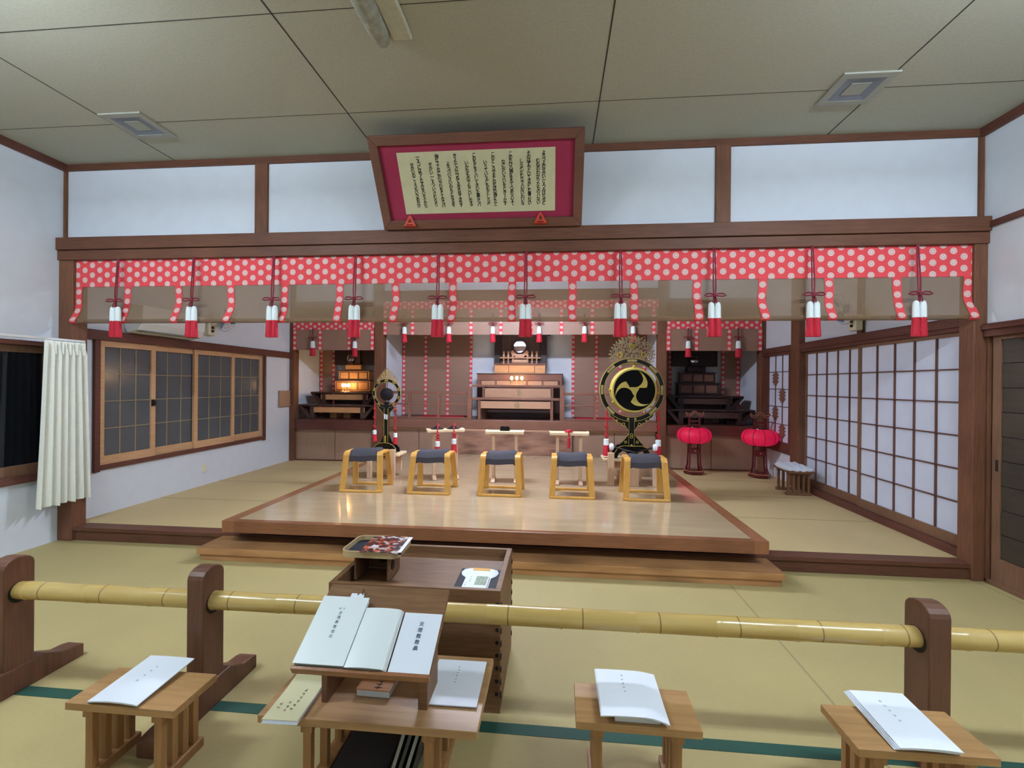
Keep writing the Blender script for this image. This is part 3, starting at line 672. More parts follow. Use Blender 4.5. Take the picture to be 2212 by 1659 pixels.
# ================================================================== blinds (misu)
def blind(label, x0, x1, ztop, zband, zbot, y, strips, sw, m, roll=0.0, name='bamboo_blind', band=True, group=None, yslack=.0, flat_uv=0):
    """bamboo blind: screen, brocade header and brocade strips; roll = how far the rolled-up foot bulges to the room"""
    t = thing(name, label, 'bamboo blind', ((x0+x1)/2, y, zbot), 0, group); xm = (x0+x1)/2
    h = ztop-zbot
    def prof(off):
        pts = [(0-off, h)]
        n = 14
        zs = h-.30 if roll else 0
        if roll:
            pts += [(-off, .30), (-off-.002, .22)]
            for k in range(n+1):      # swelling foot
                a = k/n; z = .17*(1-a); d = roll*(1-math.cos(a*PI*.5))
                pts.append((-off-d, z))
            pts += [(-off-roll*.9, -.016), (-off-roll*.6, -.026), (-off-roll*.1, -.014), (roll*.3-off*.2, .02)]
        else: pts += [(-off, 0)]
        return pts
    def mk(mb, a, b, off, z_hi=None, z_lo=None):
        pr = prof(off)
        if z_hi is not None:
            pr = [(d, z) for d, z in pr if z <= z_hi+1e-6]; 
            if not pr or pr[0][1] < z_hi-1e-4: pr = [(-off, z_hi)]+pr
        if z_lo is not None: pr = [(-off, z_hi if z_hi is not None else h), (-off, z_lo)]
        s_ = 0; g = []; uvg = []
        last = None
        nx = 2
        for d, z in pr:
            if last: s_ += math.hypot(d-last[0], z-last[1])
            last = (d, z)
            g.append([(a+(b-a)*k/(nx-1)-xm, d, z) for k in range(nx)])
            uvg.append([(a+(b-a)*k/(nx-1)+flat_uv, -s_) for k in range(nx)])
        mb.sheet(g, uvg, thick=.002)
    mb = MB(); mk(mb, x0, x1, 0); mb.build('screen', m, t, smooth=True)
    if band:
        mb = MB(); mk(mb, x0-.006, x1+.006, .006, h, zband-zbot); mb.build('header_band', M['brocade'], t)
    for k, sx in enumerate(strips):
        mb = MB()
        pr_z = (zband-zbot) if band else h
        pts = prof(.005); pts = [(d, z) for d, z in pts if z <= pr_z]; pts = [(-.005, pr_z)]+pts
        # a strip's print is centred on it
        g = []; uvg = []; s_ = 0; last = None
        for d, z in pts:
            if last: s_ += math.hypot(d-last[0], z-last[1])
            last = (d, z)
            lx = .0045*math.sin(z*23+k*1.7) if roll else 0
            g.append([(sx-sw/2-xm+lx, d, z), (sx+sw/2-xm+lx, d, z)]); uvg.append([(.07125-sw/2, -s_), (.07125+sw/2, -s_)])
        mb.sheet(g, uvg, thick=.0015); mb.build('brocade_strip', M['brocade'], t, smooth=True)
    return t
fs = [-4.195]+[-3.724+.4815*k for k in range(14)]
fs[-1] = 3.035
bl = blind('wide semi-transparent bamboo blind with coral roundel brocade across the front beam', -4.212, 3.042, 2.468, 2.235, 1.935, 3.705, [-4.19]+[-3.724+.4815*k for k in range(14)]+[3.022], .062, M['blind'], roll=.06)
# brass pins along the header
mb = MB()
for k in range(17): mb.lathe([(.009, 0), (.009, .02), (.004, .024)], (-4.0+.43*k+.585, -.03, .535), 8)
mb.build('hanging_pin', M['darkhole'], bl)

def tassel(label, loc, cordlen, s=1.0, gap=True, group=None, bow=True, back=0):
    """loc = top of the white binding; cord goes up by cordlen"""
    t = thing('blind_tassel', label, 'tassel', loc, 0, group)
    mb = MB()
    for d in (-.009*s, .009*s): mb.tube([(d*.6, back, cordlen), (d, back*.1, cordlen*.3), (d*.5, 0, .0)], .005*s, 6)
    mb.build('cord', M['cord'], t, smooth=True)
    if bow:
        mb = MB()
        for sg in (-1, 1):
            loop = [(0, -.004, .055*s), (sg*.03*s, -.012, .066*s), (sg*.062*s, -.012, .064*s), (sg*.078*s, -.01, .052*s), (sg*.055*s, -.012, .044*s), (sg*.02*s, -.012, .048*s), (0, -.006, .05*s)]
            mb.tube(loop, .0055*s, 6)
            mb.tube([(0, -.008, .052*s), (sg*.012*s, -.012, .02*s), (sg*.014*s, -.01, -.02*s)], .004*s, 6)
        mb.lathe([(.003*s, -.016*s), (.013*s, -.01*s), (.015*s, 0), (.012*s, .012*s), (.004*s, .016*s)], (0, -.006, .052*s), 8)
        mb.build('bow', M['cord'], t, smooth=True)
    for sg in ((-1, 1) if gap else (0,)):
        w = .022*s if gap else .036*s
        cx = sg*.023*s
        prof = [(w*.35, .004*s), (w*.8, -.005*s), (w*.97, -.03*s), (w*1.05, -.115*s), (w*.9, -.118*s)]
        MB().lathe(prof[::-1], (cx, 0, 0), 14).build('binding', M['tasselwhite'], t, smooth=True)
        rp = []
        n = 28; vs = []
        mbt = MB(); rings = []
        for z, r in ((-.112*s, w*1.0), (-.15*s, w*1.06), (-.2*s, w*1.16), (-.243*s, w*1.27), (-.25*s, w*1.15)):
            rings.append([(cx+r*(1+.06*math.sin(9*2*PI*k/n))*math.cos(2*PI*k/n), r*(1+.06*math.sin(9*2*PI*k/n))*math.sin(2*PI*k/n), z) for k in range(n)])
        vv = [p for r_ in rings for p in r_]
        ff = [(i*n+k, i*n+(k+1) % n, (i+1)*n+(k+1) % n, (i+1)*n+k) for i in range(len(rings)-1) for k in range(n)]+[tuple(range(n-1, -1, -1)), tuple((len(rings)-1)*n+k for k in range(n))]
        mbt.add(vv, ff); mbt.build('skirt', M['tasselred'], t, smooth=True)
    return t
FT = [-3.747, -3.049, -2.334, -1.631, -.94, -.237, .495, 1.192, 1.898, 2.627]
root = None
for k, x in enumerate(FT):
    lb = 'large red and white tassel hanging on the front blind, %s' % ('leftmost of ten' if k == 0 else 'rightmost of ten' if k == 9 else ORD[k]+' of ten from the left')
    loc = (x, 3.612, 2.040)
    if root is None: root = tassel(lb, loc, .424, 1.03, True, 'tassels on the front blind', back=.022)
    else: dup(root, lb, loc, 0)

# ================================================================== stage, step
t = thing('stage_platform', 'low polished light-wood stage with brown border in the middle of the raised floor', 'stage', (-.56, 3.5, 0))
sx0, sx1 = -2.678+.56, 1.553+.56; yl = YB-3.5-.06
MB().box(sx0+.10, sx1-.10, .055, yl, S2-.03, S2-.001).build('stage_floor', M['stage'], t)
for a, b in ((sx0, sx0+.105), (sx1-.105, sx1)): MB().box(a, b, 0, yl, S2-.095, S2).build('side_border', M['stage_edge'], t, bevel=.003)
mb = MB().box(sx0+.1, sx1-.1, 0, .06, S2-.095, S2); mb.build('front_edge', M['stage_front'], t, bevel=.003)
mb = MB().box(sx0+.03, sx1-.03, .33, yl, S1-.005, S2-.03).box(sx0+.03, sx1-.03, .02, .33, S2-.095, S2-.03); mb.build('base', M['stage_front'], t)
t = thing('wooden_step', 'long oiled wooden step in front of the stage', 'step', (-.6, 3.56, 0))
MB().box(-2.21, 2.217, -.165, .14, .048, .1).build('tread', M['step'], t, bevel=.004)
MB().box(-2.19, 2.197, -.15, .14, 0, .047).build('riser', M['step'], t, bevel=.002)

# ================================================================== altar platform
t = thing('altar_platform', 'long brown altar platform with veneer front behind the stage', 'altar platform', (CX, YB, 0))
def X_(x): return x-CX
for a, b in ((-4.30, -3.62), (-3.61, -2.93), (1.70, 2.38), (2.39, 3.07)): MB().box(X_(a), X_(b), .02, .06, S1, .66).build('front_panel', M['ply'], t)
for a, b in ((-2.76, -2.2), (-2.19, -1.58), (.28, .92), (.93, 1.55)): MB().box(X_(a), X_(b), .02, .06, S1+.01, .70).build('front_panel', M['ply'], t)
MB().box(X_(XL+.01), X_(XR-.01), .03, .9, S1+.01, .62).build('carcass', M['altar_d'], t)
MB().box(X_(-1.59), X_(.27), -.055, .02, S2, .655).build('knotty_board', M['knotty'], t)
mb = MB().box(X_(-1.60), X_(.28), -.06, .03, .657, .688).box(X_(-2.75), X_(-1.61), .0, .03, .66, .69).box(X_(.29), X_(1.55), .0, .03, .66, .69); mb.build('pale_ledge', M['altar_l'], t, bevel=.002)
mb = MB().box(X_(-2.77), X_(1.56), -.06, .12, .692, .835); mb.build('centre_sill', M['altar'], t, bevel=.005)
MB().box(X_(-4.33), X_(-2.92), -.04, .12, .635, .80).build('side_sill', M['redfloor'], t, bevel=.005); MB().box(X_(1.69), X_(3.10), -.04, .12, .65, .80).build('side_sill', M['redfloor'], t, bevel=.005)
mb = MB().box(X_(-2.77), X_(1.56), .1, .93, .78, .826).box(X_(-4.34), X_(-2.92), .1, .93, .76, .80).box(X_(1.69), X_(3.11), .1, .93, .76, .80); mb.build('altar_floor', M['redfloor'], t)
mb = MB().box(X_(-4.3), X_(-2.9), -.015, .02, S1, S1+.02).box(X_(1.7), X_(3.1), -.015, .02, S1, S1+.02); mb.build('foot_rail', M['brown'], t)
# posts and lintels of the altar
for i, (a, b) in enumerate(((XL, -4.285), (-2.92, -2.772), (1.562, 1.69), (3.062, XR))):
    sbox('trim_%d' % (30+i), M['brown_z'], a, b, YB-.07, YB+.08, S1, 3.10, .005)
sbox('trim_34', M['brown'], -2.78, 1.57, YB-.05, YB+.07, 2.62, 2.90, .004)
sbox('trim_35', M['brown'], XL, -2.92, YB-.05, YB+.07, 2.45, 2.74, .004)
sbox('trim_36', M['brown'], 1.69, XR, YB-.05, YB+.07, 2.45, 2.74, .004)
struct(MB().box(XL, -2.90, YB-.02, YB+.05, 2.70, 3.10).box(-2.79, 1.58, YB-.02, YB+.05, 2.86, 3.10).box(1.67, XR, YB-.02, YB+.05, 2.70, 3.10).build('wall_altar_front', M['wall']))
# partitions between the bays
struct(MB().box(-2.90, -2.785, YB+.07, YC, .7, 2.95).build('wall_bay_left', M['wall']))
struct(MB().box(1.575, 1.675, YB+.07, YC, .7, 2.95).build('wall_bay_right', M['wall']))
struct(MB().box(XL, XR, YB+.07, YC, 2.55, 2.6).build('ceiling_altar', M['ceil']))
# blinds of the altar
cs = [-2.765+.4755*k for k in range(10)]; cs[0] += .02; cs[-1] -= .02
bc = blind('bamboo blind with coral strips over the middle altar bay', -2.765, 1.555, 2.72, 2.60, 2.185, YB-.06, cs, .06, M['blind2'], name='bamboo_blind')
blind('bamboo blind with coral header over the left altar bay', -4.285, -2.925, 2.45, 2.268, 1.935, YB-.08, [-4.265, -3.83, -3.338, -2.95], .06, M['blind2'])
blind('bamboo blind with coral header over the right altar bay', 1.695, 3.06, 2.45, 2.268, 1.935, YB-.08, [1.71, 2.123, 2.60, 3.045], .06, M['blind2'])
blind('tall bamboo blind on the back wall left of the middle shrine', -2.77, -1.49, 2.54, 2.54, .835, YC-.05, [-2.75, -2.343, -1.934, -1.511], .05, M['blind2'], band=False, name='tall_blind')
blind('tall bamboo blind on the back wall right of the middle shrine', .29, 1.56, 2.54, 2.54, .835, YC-.05, [.311, .715, 1.126, 1.535], .05, M['blind2'], band=False, name='tall_blind')
blind('narrow tall blind at the left end of the left altar bay', -4.34, -4.06, 2.54, 2.54, .81, YC-.05, [-4.32, -4.083], .05, M['blind2'], band=False, name='tall_blind')
blind('narrow tall blind at the right end of the right altar bay', 2.83, 3.12, 2.54, 2.54, .81, YC-.05, [2.855, 3.10], .05, M['blind2'], band=False, name='tall_blind')
blind('narrow tall blind at the left end of the right altar bay', 1.69, 1.99, 2.54, 2.54, .81, YC-.05, [1.974], .05, M['blind2'], band=False, name='tall_blind')
# their tassels
root2 = None
spots = [(-3.933, 2.08, 'left altar bay blind, the left one'), (-3.223, 2.075, 'left altar bay blind, the right one'),
         (-2.403, 2.305, 'middle altar blind, leftmost of six'), (-1.682, 2.305, 'middle altar blind, second of six from the left'), (-.981, 2.305, 'middle altar blind, just left of the mirror'),
         (-.256, 2.305, 'middle altar blind, just right of the mirror'), (.441, 2.305, 'middle altar blind, fifth of six from the left'), (1.175, 2.305, 'middle altar blind, above the drum crown'),
         (1.991, 2.08, 'right altar bay blind, the left one'), (2.716, 2.08, 'right altar bay blind, the right one')]
for x, z, w in spots:
    lb = 'small red and white tassel on the '+w
    if root2 is None: root2 = tassel(lb, (x, YB-.125, z), .2, .98, False, 'tassels on the altar blinds')
    else: dup(root2, lb, (x, YB-.125, z), 0)

# ---------------------------------------------------------------- railing
def railing(label, x0, x1, posts):
    t = thing('altar_railing', label, 'railing', (x0, YB-.02, .835))
    mb = MB().box(0, x1-x0, .01, .06, .40, .445).box(0, x1-x0, .015, .05, .225, .25).box(0, x1-x0, .015, .05, .0, .03); mb.build('rail', M['altar'], t, bevel=.004)
    for p in posts: MB().box(p-x0-.022, p-x0+.022, .005, .05, 0, .41).build('baluster', M['altar'], t, bevel=.003)
    return t
t = railing('brown altar railing left of the offering tables', -2.765, -1.40, [-2.35, -1.87])
for x in (-1.36,): MB().box(x+2.765-.035, x+2.765+.035, -.01, .06, 0, .52).build('newel', M['altar'], t, bevel=.004)
t = railing('brown altar railing right of the offering tables', .13, 1.555, [.62, 1.1])
MB().box(.0-.055, .0+.015, -.01, .06, 0, .55).build('newel', M['altar'], t, bevel=.004)
for i, (a, b, s) in enumerate(((-2.30, -1.55, 'left'), (.35, 1.2, 'right'))):
    o = MB().box(-(b-a)/2, (b-a)/2, 0, .3, 0, .02).build('red_runner', M['tasselred'], loc=((a+b)/2, YB+.45, .826)); tag(o, 'dark red cloth on the altar floor behind the %s railing' % s, 'cloth')

# ---------------------------------------------------------------- offering tables
def emblem(mb, c, r, T=None):
    mb.ring(r, r*.82, -.004, 0, c, n=24)
    for k in range(5):
        a = PI/2+2*PI*k/5; mb.ring(r*.26, r*.1, -.004, 0, (c[0]+r*.5*math.cos(a), c[1], c[2]+r*.5*math.sin(a)), n=10)
def offering_table(label, x0, x1, y0, y1, zb, zt, zp0, zp1, overhang, cat='offering table'):
    xm = (x0+x1)/2
    t = thing('offering_table', label, cat, (xm, y0, zb), 0, 'offering tables of the middle shrine')
    MB().box(x0-overhang-xm, x1+overhang-xm, -.02, y1-y0, zt-.035-zb, zt-zb).build('table_top', M['altar'], t, bevel=.004)
    MB().box(x0+.03-xm, x1-.03-xm, 0, .02, zp0-zb, zp1-zb).build('front_panel', M['altar_l'], t, bevel=.003)
    mb = MB(); emblem(mb, (0.03, -.001, (zp0+zp1)/2-zb), .045); mb.build('emblem', M['oldgold'], t)
    for sx in (x0-xm, x1-xm-.045):
        for yy in (0, y1-y0-.05): MB().box(sx, sx+.045, yy, yy+.045, 0, zt-.035-zb).build('leg', M['altar'], t, bevel=.003)
    return t
offering_table('taller brown offering table with gold emblem in front of the middle shrine', -1.20, -.03, 7.56, 7.80, .826, 1.392, 1.185, 1.335, .17)
offering_table('lower brown offering table with gold emblem nearest the stage', -1.235, -.03, 7.33, 7.52, .826, 1.185, 1.015, 1.13, .10)
# main shrine steps
t = thing('shrine_cabinet', 'wide brown stepped cabinet of the middle shrine with a row of panels', 'shrine cabinet', (CX, 7.9, .826))
a, b = -1.345-CX, .115-CX; z = lambda v: v-.826
MB().box(a, b, 0, .33, 0, z(1.375)).build('base', M['altar_d'], t)
MB().box(a, b, 0, .33, z(1.47), z(1.58)).box(a, a+.06, 0, .33, z(1.37), z(1.47)).box(b-.06, b, 0, .33, z(1.37), z(1.47)).box(a, b, .02, .33, z(1.37), z(1.47)).build('body', M['altar'], t, bevel=.003)
for k in range(5):
    w = (b-a-.12)/5; MB().box(a+.06+w*k+.015, a+.06+w*(k+1)-.02, .008, .022, z(1.385), z(1.462)).build('panel', M['altar_l'], t)
    MB().box(a+.06+w*(k+1)-.02, a+.06+w*(k+1)+.015, 0, .022, z(1.375), z(1.47)).build('divider', M['altar'], t)
MB().box(a-.015, b+.015, -.012, .33, z(1.575), z(1.59)).build('cornice', M['altar_d'], t, bevel=.002)
t = thing('upper_shrine_cabinet', 'honey cedar box with drawers on top of the wide shrine cabinet', 'shrine cabinet', (CX, 7.99, 1.591))
MB().box(-.44, .44, 0, .24, 0, .155).build('body', M['altar_o'], t, bevel=.003)
MB().box(-.46, .455, -.015, .24, .156, .175).build('cornice', M['altar'], t, bevel=.003)
mb = MB().box(.25, .262, -.006, .0, .005, .15).box(-.20, -.19, -.003, .0, .005, .15).box(-.43, .43, -.005, .0, .14, .152); mb.build('stile', M['altar'], t)
MB().box(.28, .38, -.008, 0, .075, .09).build('drawer_pull', M['altar_l'], t)
t = thing('mirror_shelf', 'slim pale shelf on little columns below the round mirror', 'altar shelf', (CX, 8.03, 1.767))
MB().box(-.36, .36, 0, .07, .088, .108).build('shelf', M['altar_l'], t, bevel=.003)
for k, x in enumerate((-.29, -.21, -.13, .13, .21, .29)):
    MB().lathe([(.022, 0), (.022, .02), (.014, .03), (.014, .075), (.022, .088)], (x, .035, 0), 10).build('column', M['altar_l'], t, smooth=True)
    MB().lathe([(.020, .108), (.024, .14), (.016, .16), (.024, .2), (.012, .215)], (x, .035, 0), 10).build('baluster', M['altar_l'], t, smooth=True)
MB().box(-.15, .15, -.005, .07, .0, .07).build('block', M['altar_l'], t, bevel=.02)
t = thing('shrine_mirror', 'round polished mirror on a carved cloud stand in the middle shrine', 'mirror', (CX-.01, 8.04, 1.876))
cl = [(-.07, 0), (.07, 0), (.10, .03), (.15, .05), (.155, .10), (.12, .125), (.09, .095), (.05, .06), (-.05, .06), (-.09, .095), (-.12, .125), (-.155, .10), (-.15, .05), (-.10, .03)]
mb = MB(); mb.prism(cl, 0, .05, 'xz'); mb.build('cloud_stand', M['altar_l'], t, bevel=.006)
TM = Matrix.Translation((0, .03, .185)) @ Matrix.Rotation(math.radians(-12), 4, 'X')
mb = MB(); mb.lathe([(.108, .012), (.108, 0), (.095, -.0018), (.08, -.0036), (.06, -.0055), (.04, -.0069), (.02, -.0077), (.002, -.008)], (0, 0, 0), 36, TM, 'y'); mb.build('mirror_disc', M['mirror'], t, smooth=True)
t = thing('inner_shrine', 'tall dark shrine house with open doors behind the round mirror', 'shrine', (CX, 8.135, 1.77))
MB().box(-.46, -.36, -.02, .09, 0, .74).box(.36, .46, -.02, .09, 0, .74).box(-.46, .46, .0, .09, .70, .77).build('frame', M['altar_v'], t, bevel=.003)
MB().box(-.36, .36, .03, .08, .0, .71).build('back_panel', M['altar_d'], t)
MB().box(-.34, -.16, .005, .03, .02, .70).box(.16, .34, .005, .03, .02, .70).build('door_panel', M['altar_d'], t, bevel=.003)
MB().box(-.53, -.46, -.02, .03, .49, .53).box(.46, .53, -.02, .03, .49, .53).build('roof_horn', M['altar_v'], t, bevel=.01)

t = thing('added_mirror_glow_panel', 'added glowing panel under the altar ceiling for the mirror reflection', 'ceiling lamp', (CX, 7.50, 2.548))  # unseen glowing panel, added to give the round mirror a white reflection
MB().box(-.42, .42, -.22, .22, -.03, 0).build('housing', M['enamel'], t, bevel=.004)
MB().box(-.40, .40, -.20, .20, -.036, -.028).build('diffuser', M['added_panel_glow'], t)
def lamp_cluster(label, loc, n, dx, s=1.0):
    t = thing('altar_lamp', label, 'altar lamp', loc, 0, 'small altar lamps')
    MB().box(-dx*(n-1)/2-.03, dx*(n-1)/2+.03, -.02, .02, 0, .012).build('base', M['altar_l'], t, bevel=.002)
    for k in range(n):
        x = dx*(k-(n-1)/2)
        MB().lathe([(.011, .012), (.006, .02), (.006, .07), (.013, .078), (.013, .085)], (x, 0, 0), 10).build('stem', M['oldgold'], t, smooth=True)
        MB().lathe([(.008, .083), (.018, .093), (.024, .112), (.022, .128), (.012, .142), (.003, .146)], (x, 0, 0), 14).build('bulb', M['bulb'], t, smooth=True)
    d = bpy.data.lights.new('bulb_glow', 'POINT'); d.energy = 2.6; d.color = (1, .76, .48); d.shadow_soft_size = .03
    o = bpy.data.objects.new('bulb_glow', d); COL.objects.link(o); o.location = (0, -.05, .125); o.parent = t
    return t
lamp_cluster('three lit bulbs on the upper offering table of the middle shrine', (CX-.02, 7.62, 1.392), 3, .085)

# ---------------------------------------------------------------- side shrines (left lit, right dark)
def side_shrine(cx, z0, side, lm, dm, pm):
    nm = '%s side shrine' % side
    grp = None
    # low wing table
    def wing_table(label, hw, ztop, zb, y0, y1, legs, yb):
        t = thing('wing_table', label, 'altar table', (cx, y0, zb), 0)
        MB().box(-hw, hw, 0, y1-y0, ztop-.028-zb, ztop-zb).build('table_top', dm, t, bevel=.003)
        MB().box(-hw*.72, hw*.72, .03, .05, ztop-.135-zb, ztop-.04-zb).build('apron', lm, t, bevel=.002)
        for sg in (-1, 1):
            pz = ztop-.028-zb
            poly = [(sg*hw, pz), (sg*(hw-.05), pz), (sg*(hw-.24), max(pz-.20, .0)), (sg*(hw-.16), max(pz-.20, .0)), (sg*(hw+.012), pz+.01)]
            mb = MB(); mb.prism(poly, .0, y1-y0, 'xz'); mb.build('wing_bracket', dm, t, bevel=.003)
            MB().box(sg*(hw-.22)-.03, sg*(hw-.22)+.03, .02, y1-y0-.02, 0, pz).build('leg', dm, t, bevel=.003)
        if legs: MB().box(-.035, .035, .02, .08, 0, ztop-.03-zb).build('leg', lm, t, bevel=.003)
        return t
    wing_table('upper table with flared ends in the %s' % nm, .585, 1.245, z0, 7.62, 7.92, False, 0)
    wing_table('lower table with flared ends at the front of the %s' % nm, .655, 1.040, z0, 7.36, 7.58, False, 0)
    t = thing('side_shrine_cabinet', 'stepped panelled cabinet of the %s' % nm, 'shrine cabinet', (cx, 7.97, z0))
    MB().box(-.33, .33, 0, .2, 0, 1.26-z0).build('base', dm, t)
    for (hw, y0, a, b) in ((.325, 0, 1.26, 1.45), (.285, .06, 1.452, 1.63)):
        MB().box(-hw, hw, y0, .22, a-z0, b-z0).build('step', lm, t, bevel=.004)
        MB().box(-hw-.012, hw+.012, y0-.012, .22, b-.018-z0, b-z0).build('cornice', dm, t, bevel=.002)
        for k in range(3):
            x = -hw+.03+k*(2*hw-.04)/3
            MB().box(x-.006, x+(2*hw-.04)/3-.014, y0-.004, y0, a+.014-z0, b-.029-z0).build('panel_edge', dm, t)
            MB().box(x+.004, x+(2*hw-.04)/3-.024, y0-.010, y0-.003, a+.024-z0, b-.039-z0).build('panel', pm, t, bevel=.003)
    t2 = thing('spirit_house', 'small dark spirit house on top of the %s cabinet' % nm, 'shrine', (cx-.02, 8.04, 1.631))
    MB().box(-.15, .15, 0, .14, 0, .1).build('plinth', lm if side == 'left' else dm, t2, bevel=.01)
    MB().box(-.38, .36, .06, .15, .1, .80).build('house', M['altar_v'], t2)
    MB().box(-.12, .12, .02, .06, .1, .55).build('door_panel', dm, t2)
    t3 = thing('hand_mirror', 'small round mirror standing in the %s' % nm, 'mirror', (cx-.06, 8.0, 1.735))
    MB().box(-.06, .06, 0, .04, 0, .02).prism([(-.06, .02), (.06, .02), (.03, .06), (-.03, .06)], 0, .04, 'xz').build('stand', dm, t3)
    TM = Matrix.Translation((0, .02, .115)) @ Matrix.Rotation(math.radians(-6), 4, 'X')
    mb = MB(); mb.lathe([(.068, .01), (.068, 0), (.064, -.002)], (0, 0, 0), 28, TM, 'y'); mb.build('mirror_disc', M['mirror'], t3, smooth=True)
    for k, x in enumerate((-.2, .05)):
        o = MB().box(-.06, .06, 0, .1, 0, .12).build('offering_box', lm, loc=(cx+x, 7.66, z0), bevel=.004); tag(o, 'small plain box under the tables of the %s, %s one' % (nm, 'left' if k == 0 else 'right'), 'box')
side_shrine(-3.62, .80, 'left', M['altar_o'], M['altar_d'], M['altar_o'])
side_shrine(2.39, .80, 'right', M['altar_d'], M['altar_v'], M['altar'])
lamp_cluster('row of lit bulbs on the table of the left side shrine', (-3.66, 7.80, 1.245), 3, .055)

# ================================================================== wall things on the raised floor
o = MB().box(0, .012, -.028, .028, -.045, .045).box(.012, .014, -.012, .012, .008, .024).box(.012, .014, -.012, .012, -.024, -.008).build('wall_outlet', M['plastic'], loc=(XL, 5.382, .322), bevel=.003)
tag(o, 'cream double wall outlet below the lattice window', 'outlet')
o = MB().box(0, .03, -.15, .15, -.13, .13).build('wall_box', M['ply'], loc=(XL, 7.07, 1.14), bevel=.006); tag(o, 'plain tan wooden box on the left wall beside the altar', 'wall box')
t = thing('air_conditioner', 'white air conditioner on the left wall under the front blind', 'air conditioner', (XL, 4.72, 1.90))
MB().prism([(0, .06), (.03, .0), (.15, .03), (.20, .10), (.21, .28), (.0, .30)], -.42, .42, 'xz').build('casing', M['enamel'], t, bevel=.01)
MB().box(.05, .17, -.38, .38, .015, .02).build('louvre', M['dust'], t)
def wall_fan(label, x, y, z, sg):
    t = thing('wall_fan', label, 'wall fan', (x, y, z), 0 if sg > 0 else PI, 'wall fans')
    MB().box(0, .07, -.06, .06, -.03, .13).build('base', M['plastic'], t, bevel=.01)
    MB().tube([(.06, 0, .10), (.14, .03, .13), (.17, .05, .14)], .022, 10).build('arm', M['enamel'], t, smooth=True)
    for zz in (.0, .045): MB().lathe([(.016, 0), (.016, .012), (.01, .014)], (.07, .0, zz+.02), 12, axis='x').build('knob', M['darkhole'], t, smooth=True)
    TFn = Matrix.Translation((.22, .07, .18)) @ Matrix.Rotation(math.radians(20), 4, 'Y')
    mb = MB()
    for r in (.16, .115, .07): mb.tube([TFn @ Vector((.02*(1-r/.16), r*math.cos(2*PI*k/28), r*math.sin(2*PI*k/28))) for k in range(28)], .0022, 5, close=True)
    for k in range(16):
        a = 2*PI*k/16; mb.tube([TFn @ Vector((.03, .02*math.cos(a), .02*math.sin(a))), TFn @ Vector((.02, .1*math.cos(a), .1*math.sin(a))), TFn @ Vector((-.02, .16*math.cos(a), .16*math.sin(a))), TFn @ Vector((-.05, .03*math.cos(a), .03*math.sin(a)))], .0015, 4)
    mb.build('guard', M['wire'], t)
    for k in range(3):
        a = 2*PI*k/3; pts = [(.0, .02, -.01), (.02, .07, -.05), (.012, .14, -.04), (-.004, .14, .03), (-.012, .06, .03)]
        R_ = Matrix.Rotation(a, 4, 'X'); mb = MB()
        vs = [TFn @ (R_ @ Vector(p)) for p in pts]; vs2 = [TFn @ (R_ @ (Vector(p)+Vector((-.004, 0, 0)))) for p in pts]
        n = len(pts); mb.add(vs+vs2, [tuple(range(n)), tuple(range(2*n-1, n-1, -1))]+[(i, (i+1) % n, n+(i+1) % n, n+i) for i in range(n)]); mb.build('blade', M['blue'], t)
    mb = MB(); mb.lathe([(.03, -.05), (.03, .0), (.015, .012)], (0, 0, 0), 14, TFn, 'x'); mb.build('motor', M['enamel'], t, smooth=True)
wall_fan('white wall fan with blue blades on the left wall above the window', XL, 5.42, 2.02, 1)
wall_fan('white wall fan on the right wall above the sliding screens', XR-.03, 5.06, 2.02, -1)

# curtain
t = thing('curtain', 'cream pleated half curtain bunched at the end of the left window', 'curtain', (XL+.16, 3.6, .36))
g = []; uvn = 64
for i in range(26):
    zz = 1.385*(1-i/25); row = []
    f = zz/1.385
    half = .205-.035*f if f < .9 else .175-.03*(f-.9)*0
    half = .17+.045*(1-f)
    for k in range(uvn+1):
        s_ = k/uvn
        amp = .012 if f > .93 else (.010+.02*(1-abs(f-.9)) if f > .85 else .026+.016*(1-f))
        ph = s_*2*PI*6.5
        row.append((amp*math.sin(ph)+.008*math.sin(ph*2.3+1)*(1-f), -half+2*half*s_-.012*(1-f)+.006*math.sin(ph+1.3), zz-.02*(1-f)*(math.sin(ph*.5)*.5)))
    g.append(row)
mb = MB(); mb.sheet(g, thick=.003, off=(1, 0, 0)); mb.build('drape', M['curtain'], t, smooth=True)
mb = MB()
for k in range(6):
    yy = -.15+.06*k; mb.box(-.016, .022, yy-.006, yy+.006, 1.27, 1.37)
mb.build('pleat', M['curtain'], t, bevel=.004)
t = thing('curtain_rail', 'white curtain rail above the left window', 'curtain rail', (XL, 2.5, 1.757))
MB().box(.125, .15, -1.35, 1.28, -.008, .012).build('track', M['enamel'], t, bevel=.003)
for yy in (-1.2, 0, 1.1): MB().box(0, .13, yy-.01, yy+.01, -.004, .01).build('wall_arm', M['enamel'], t)

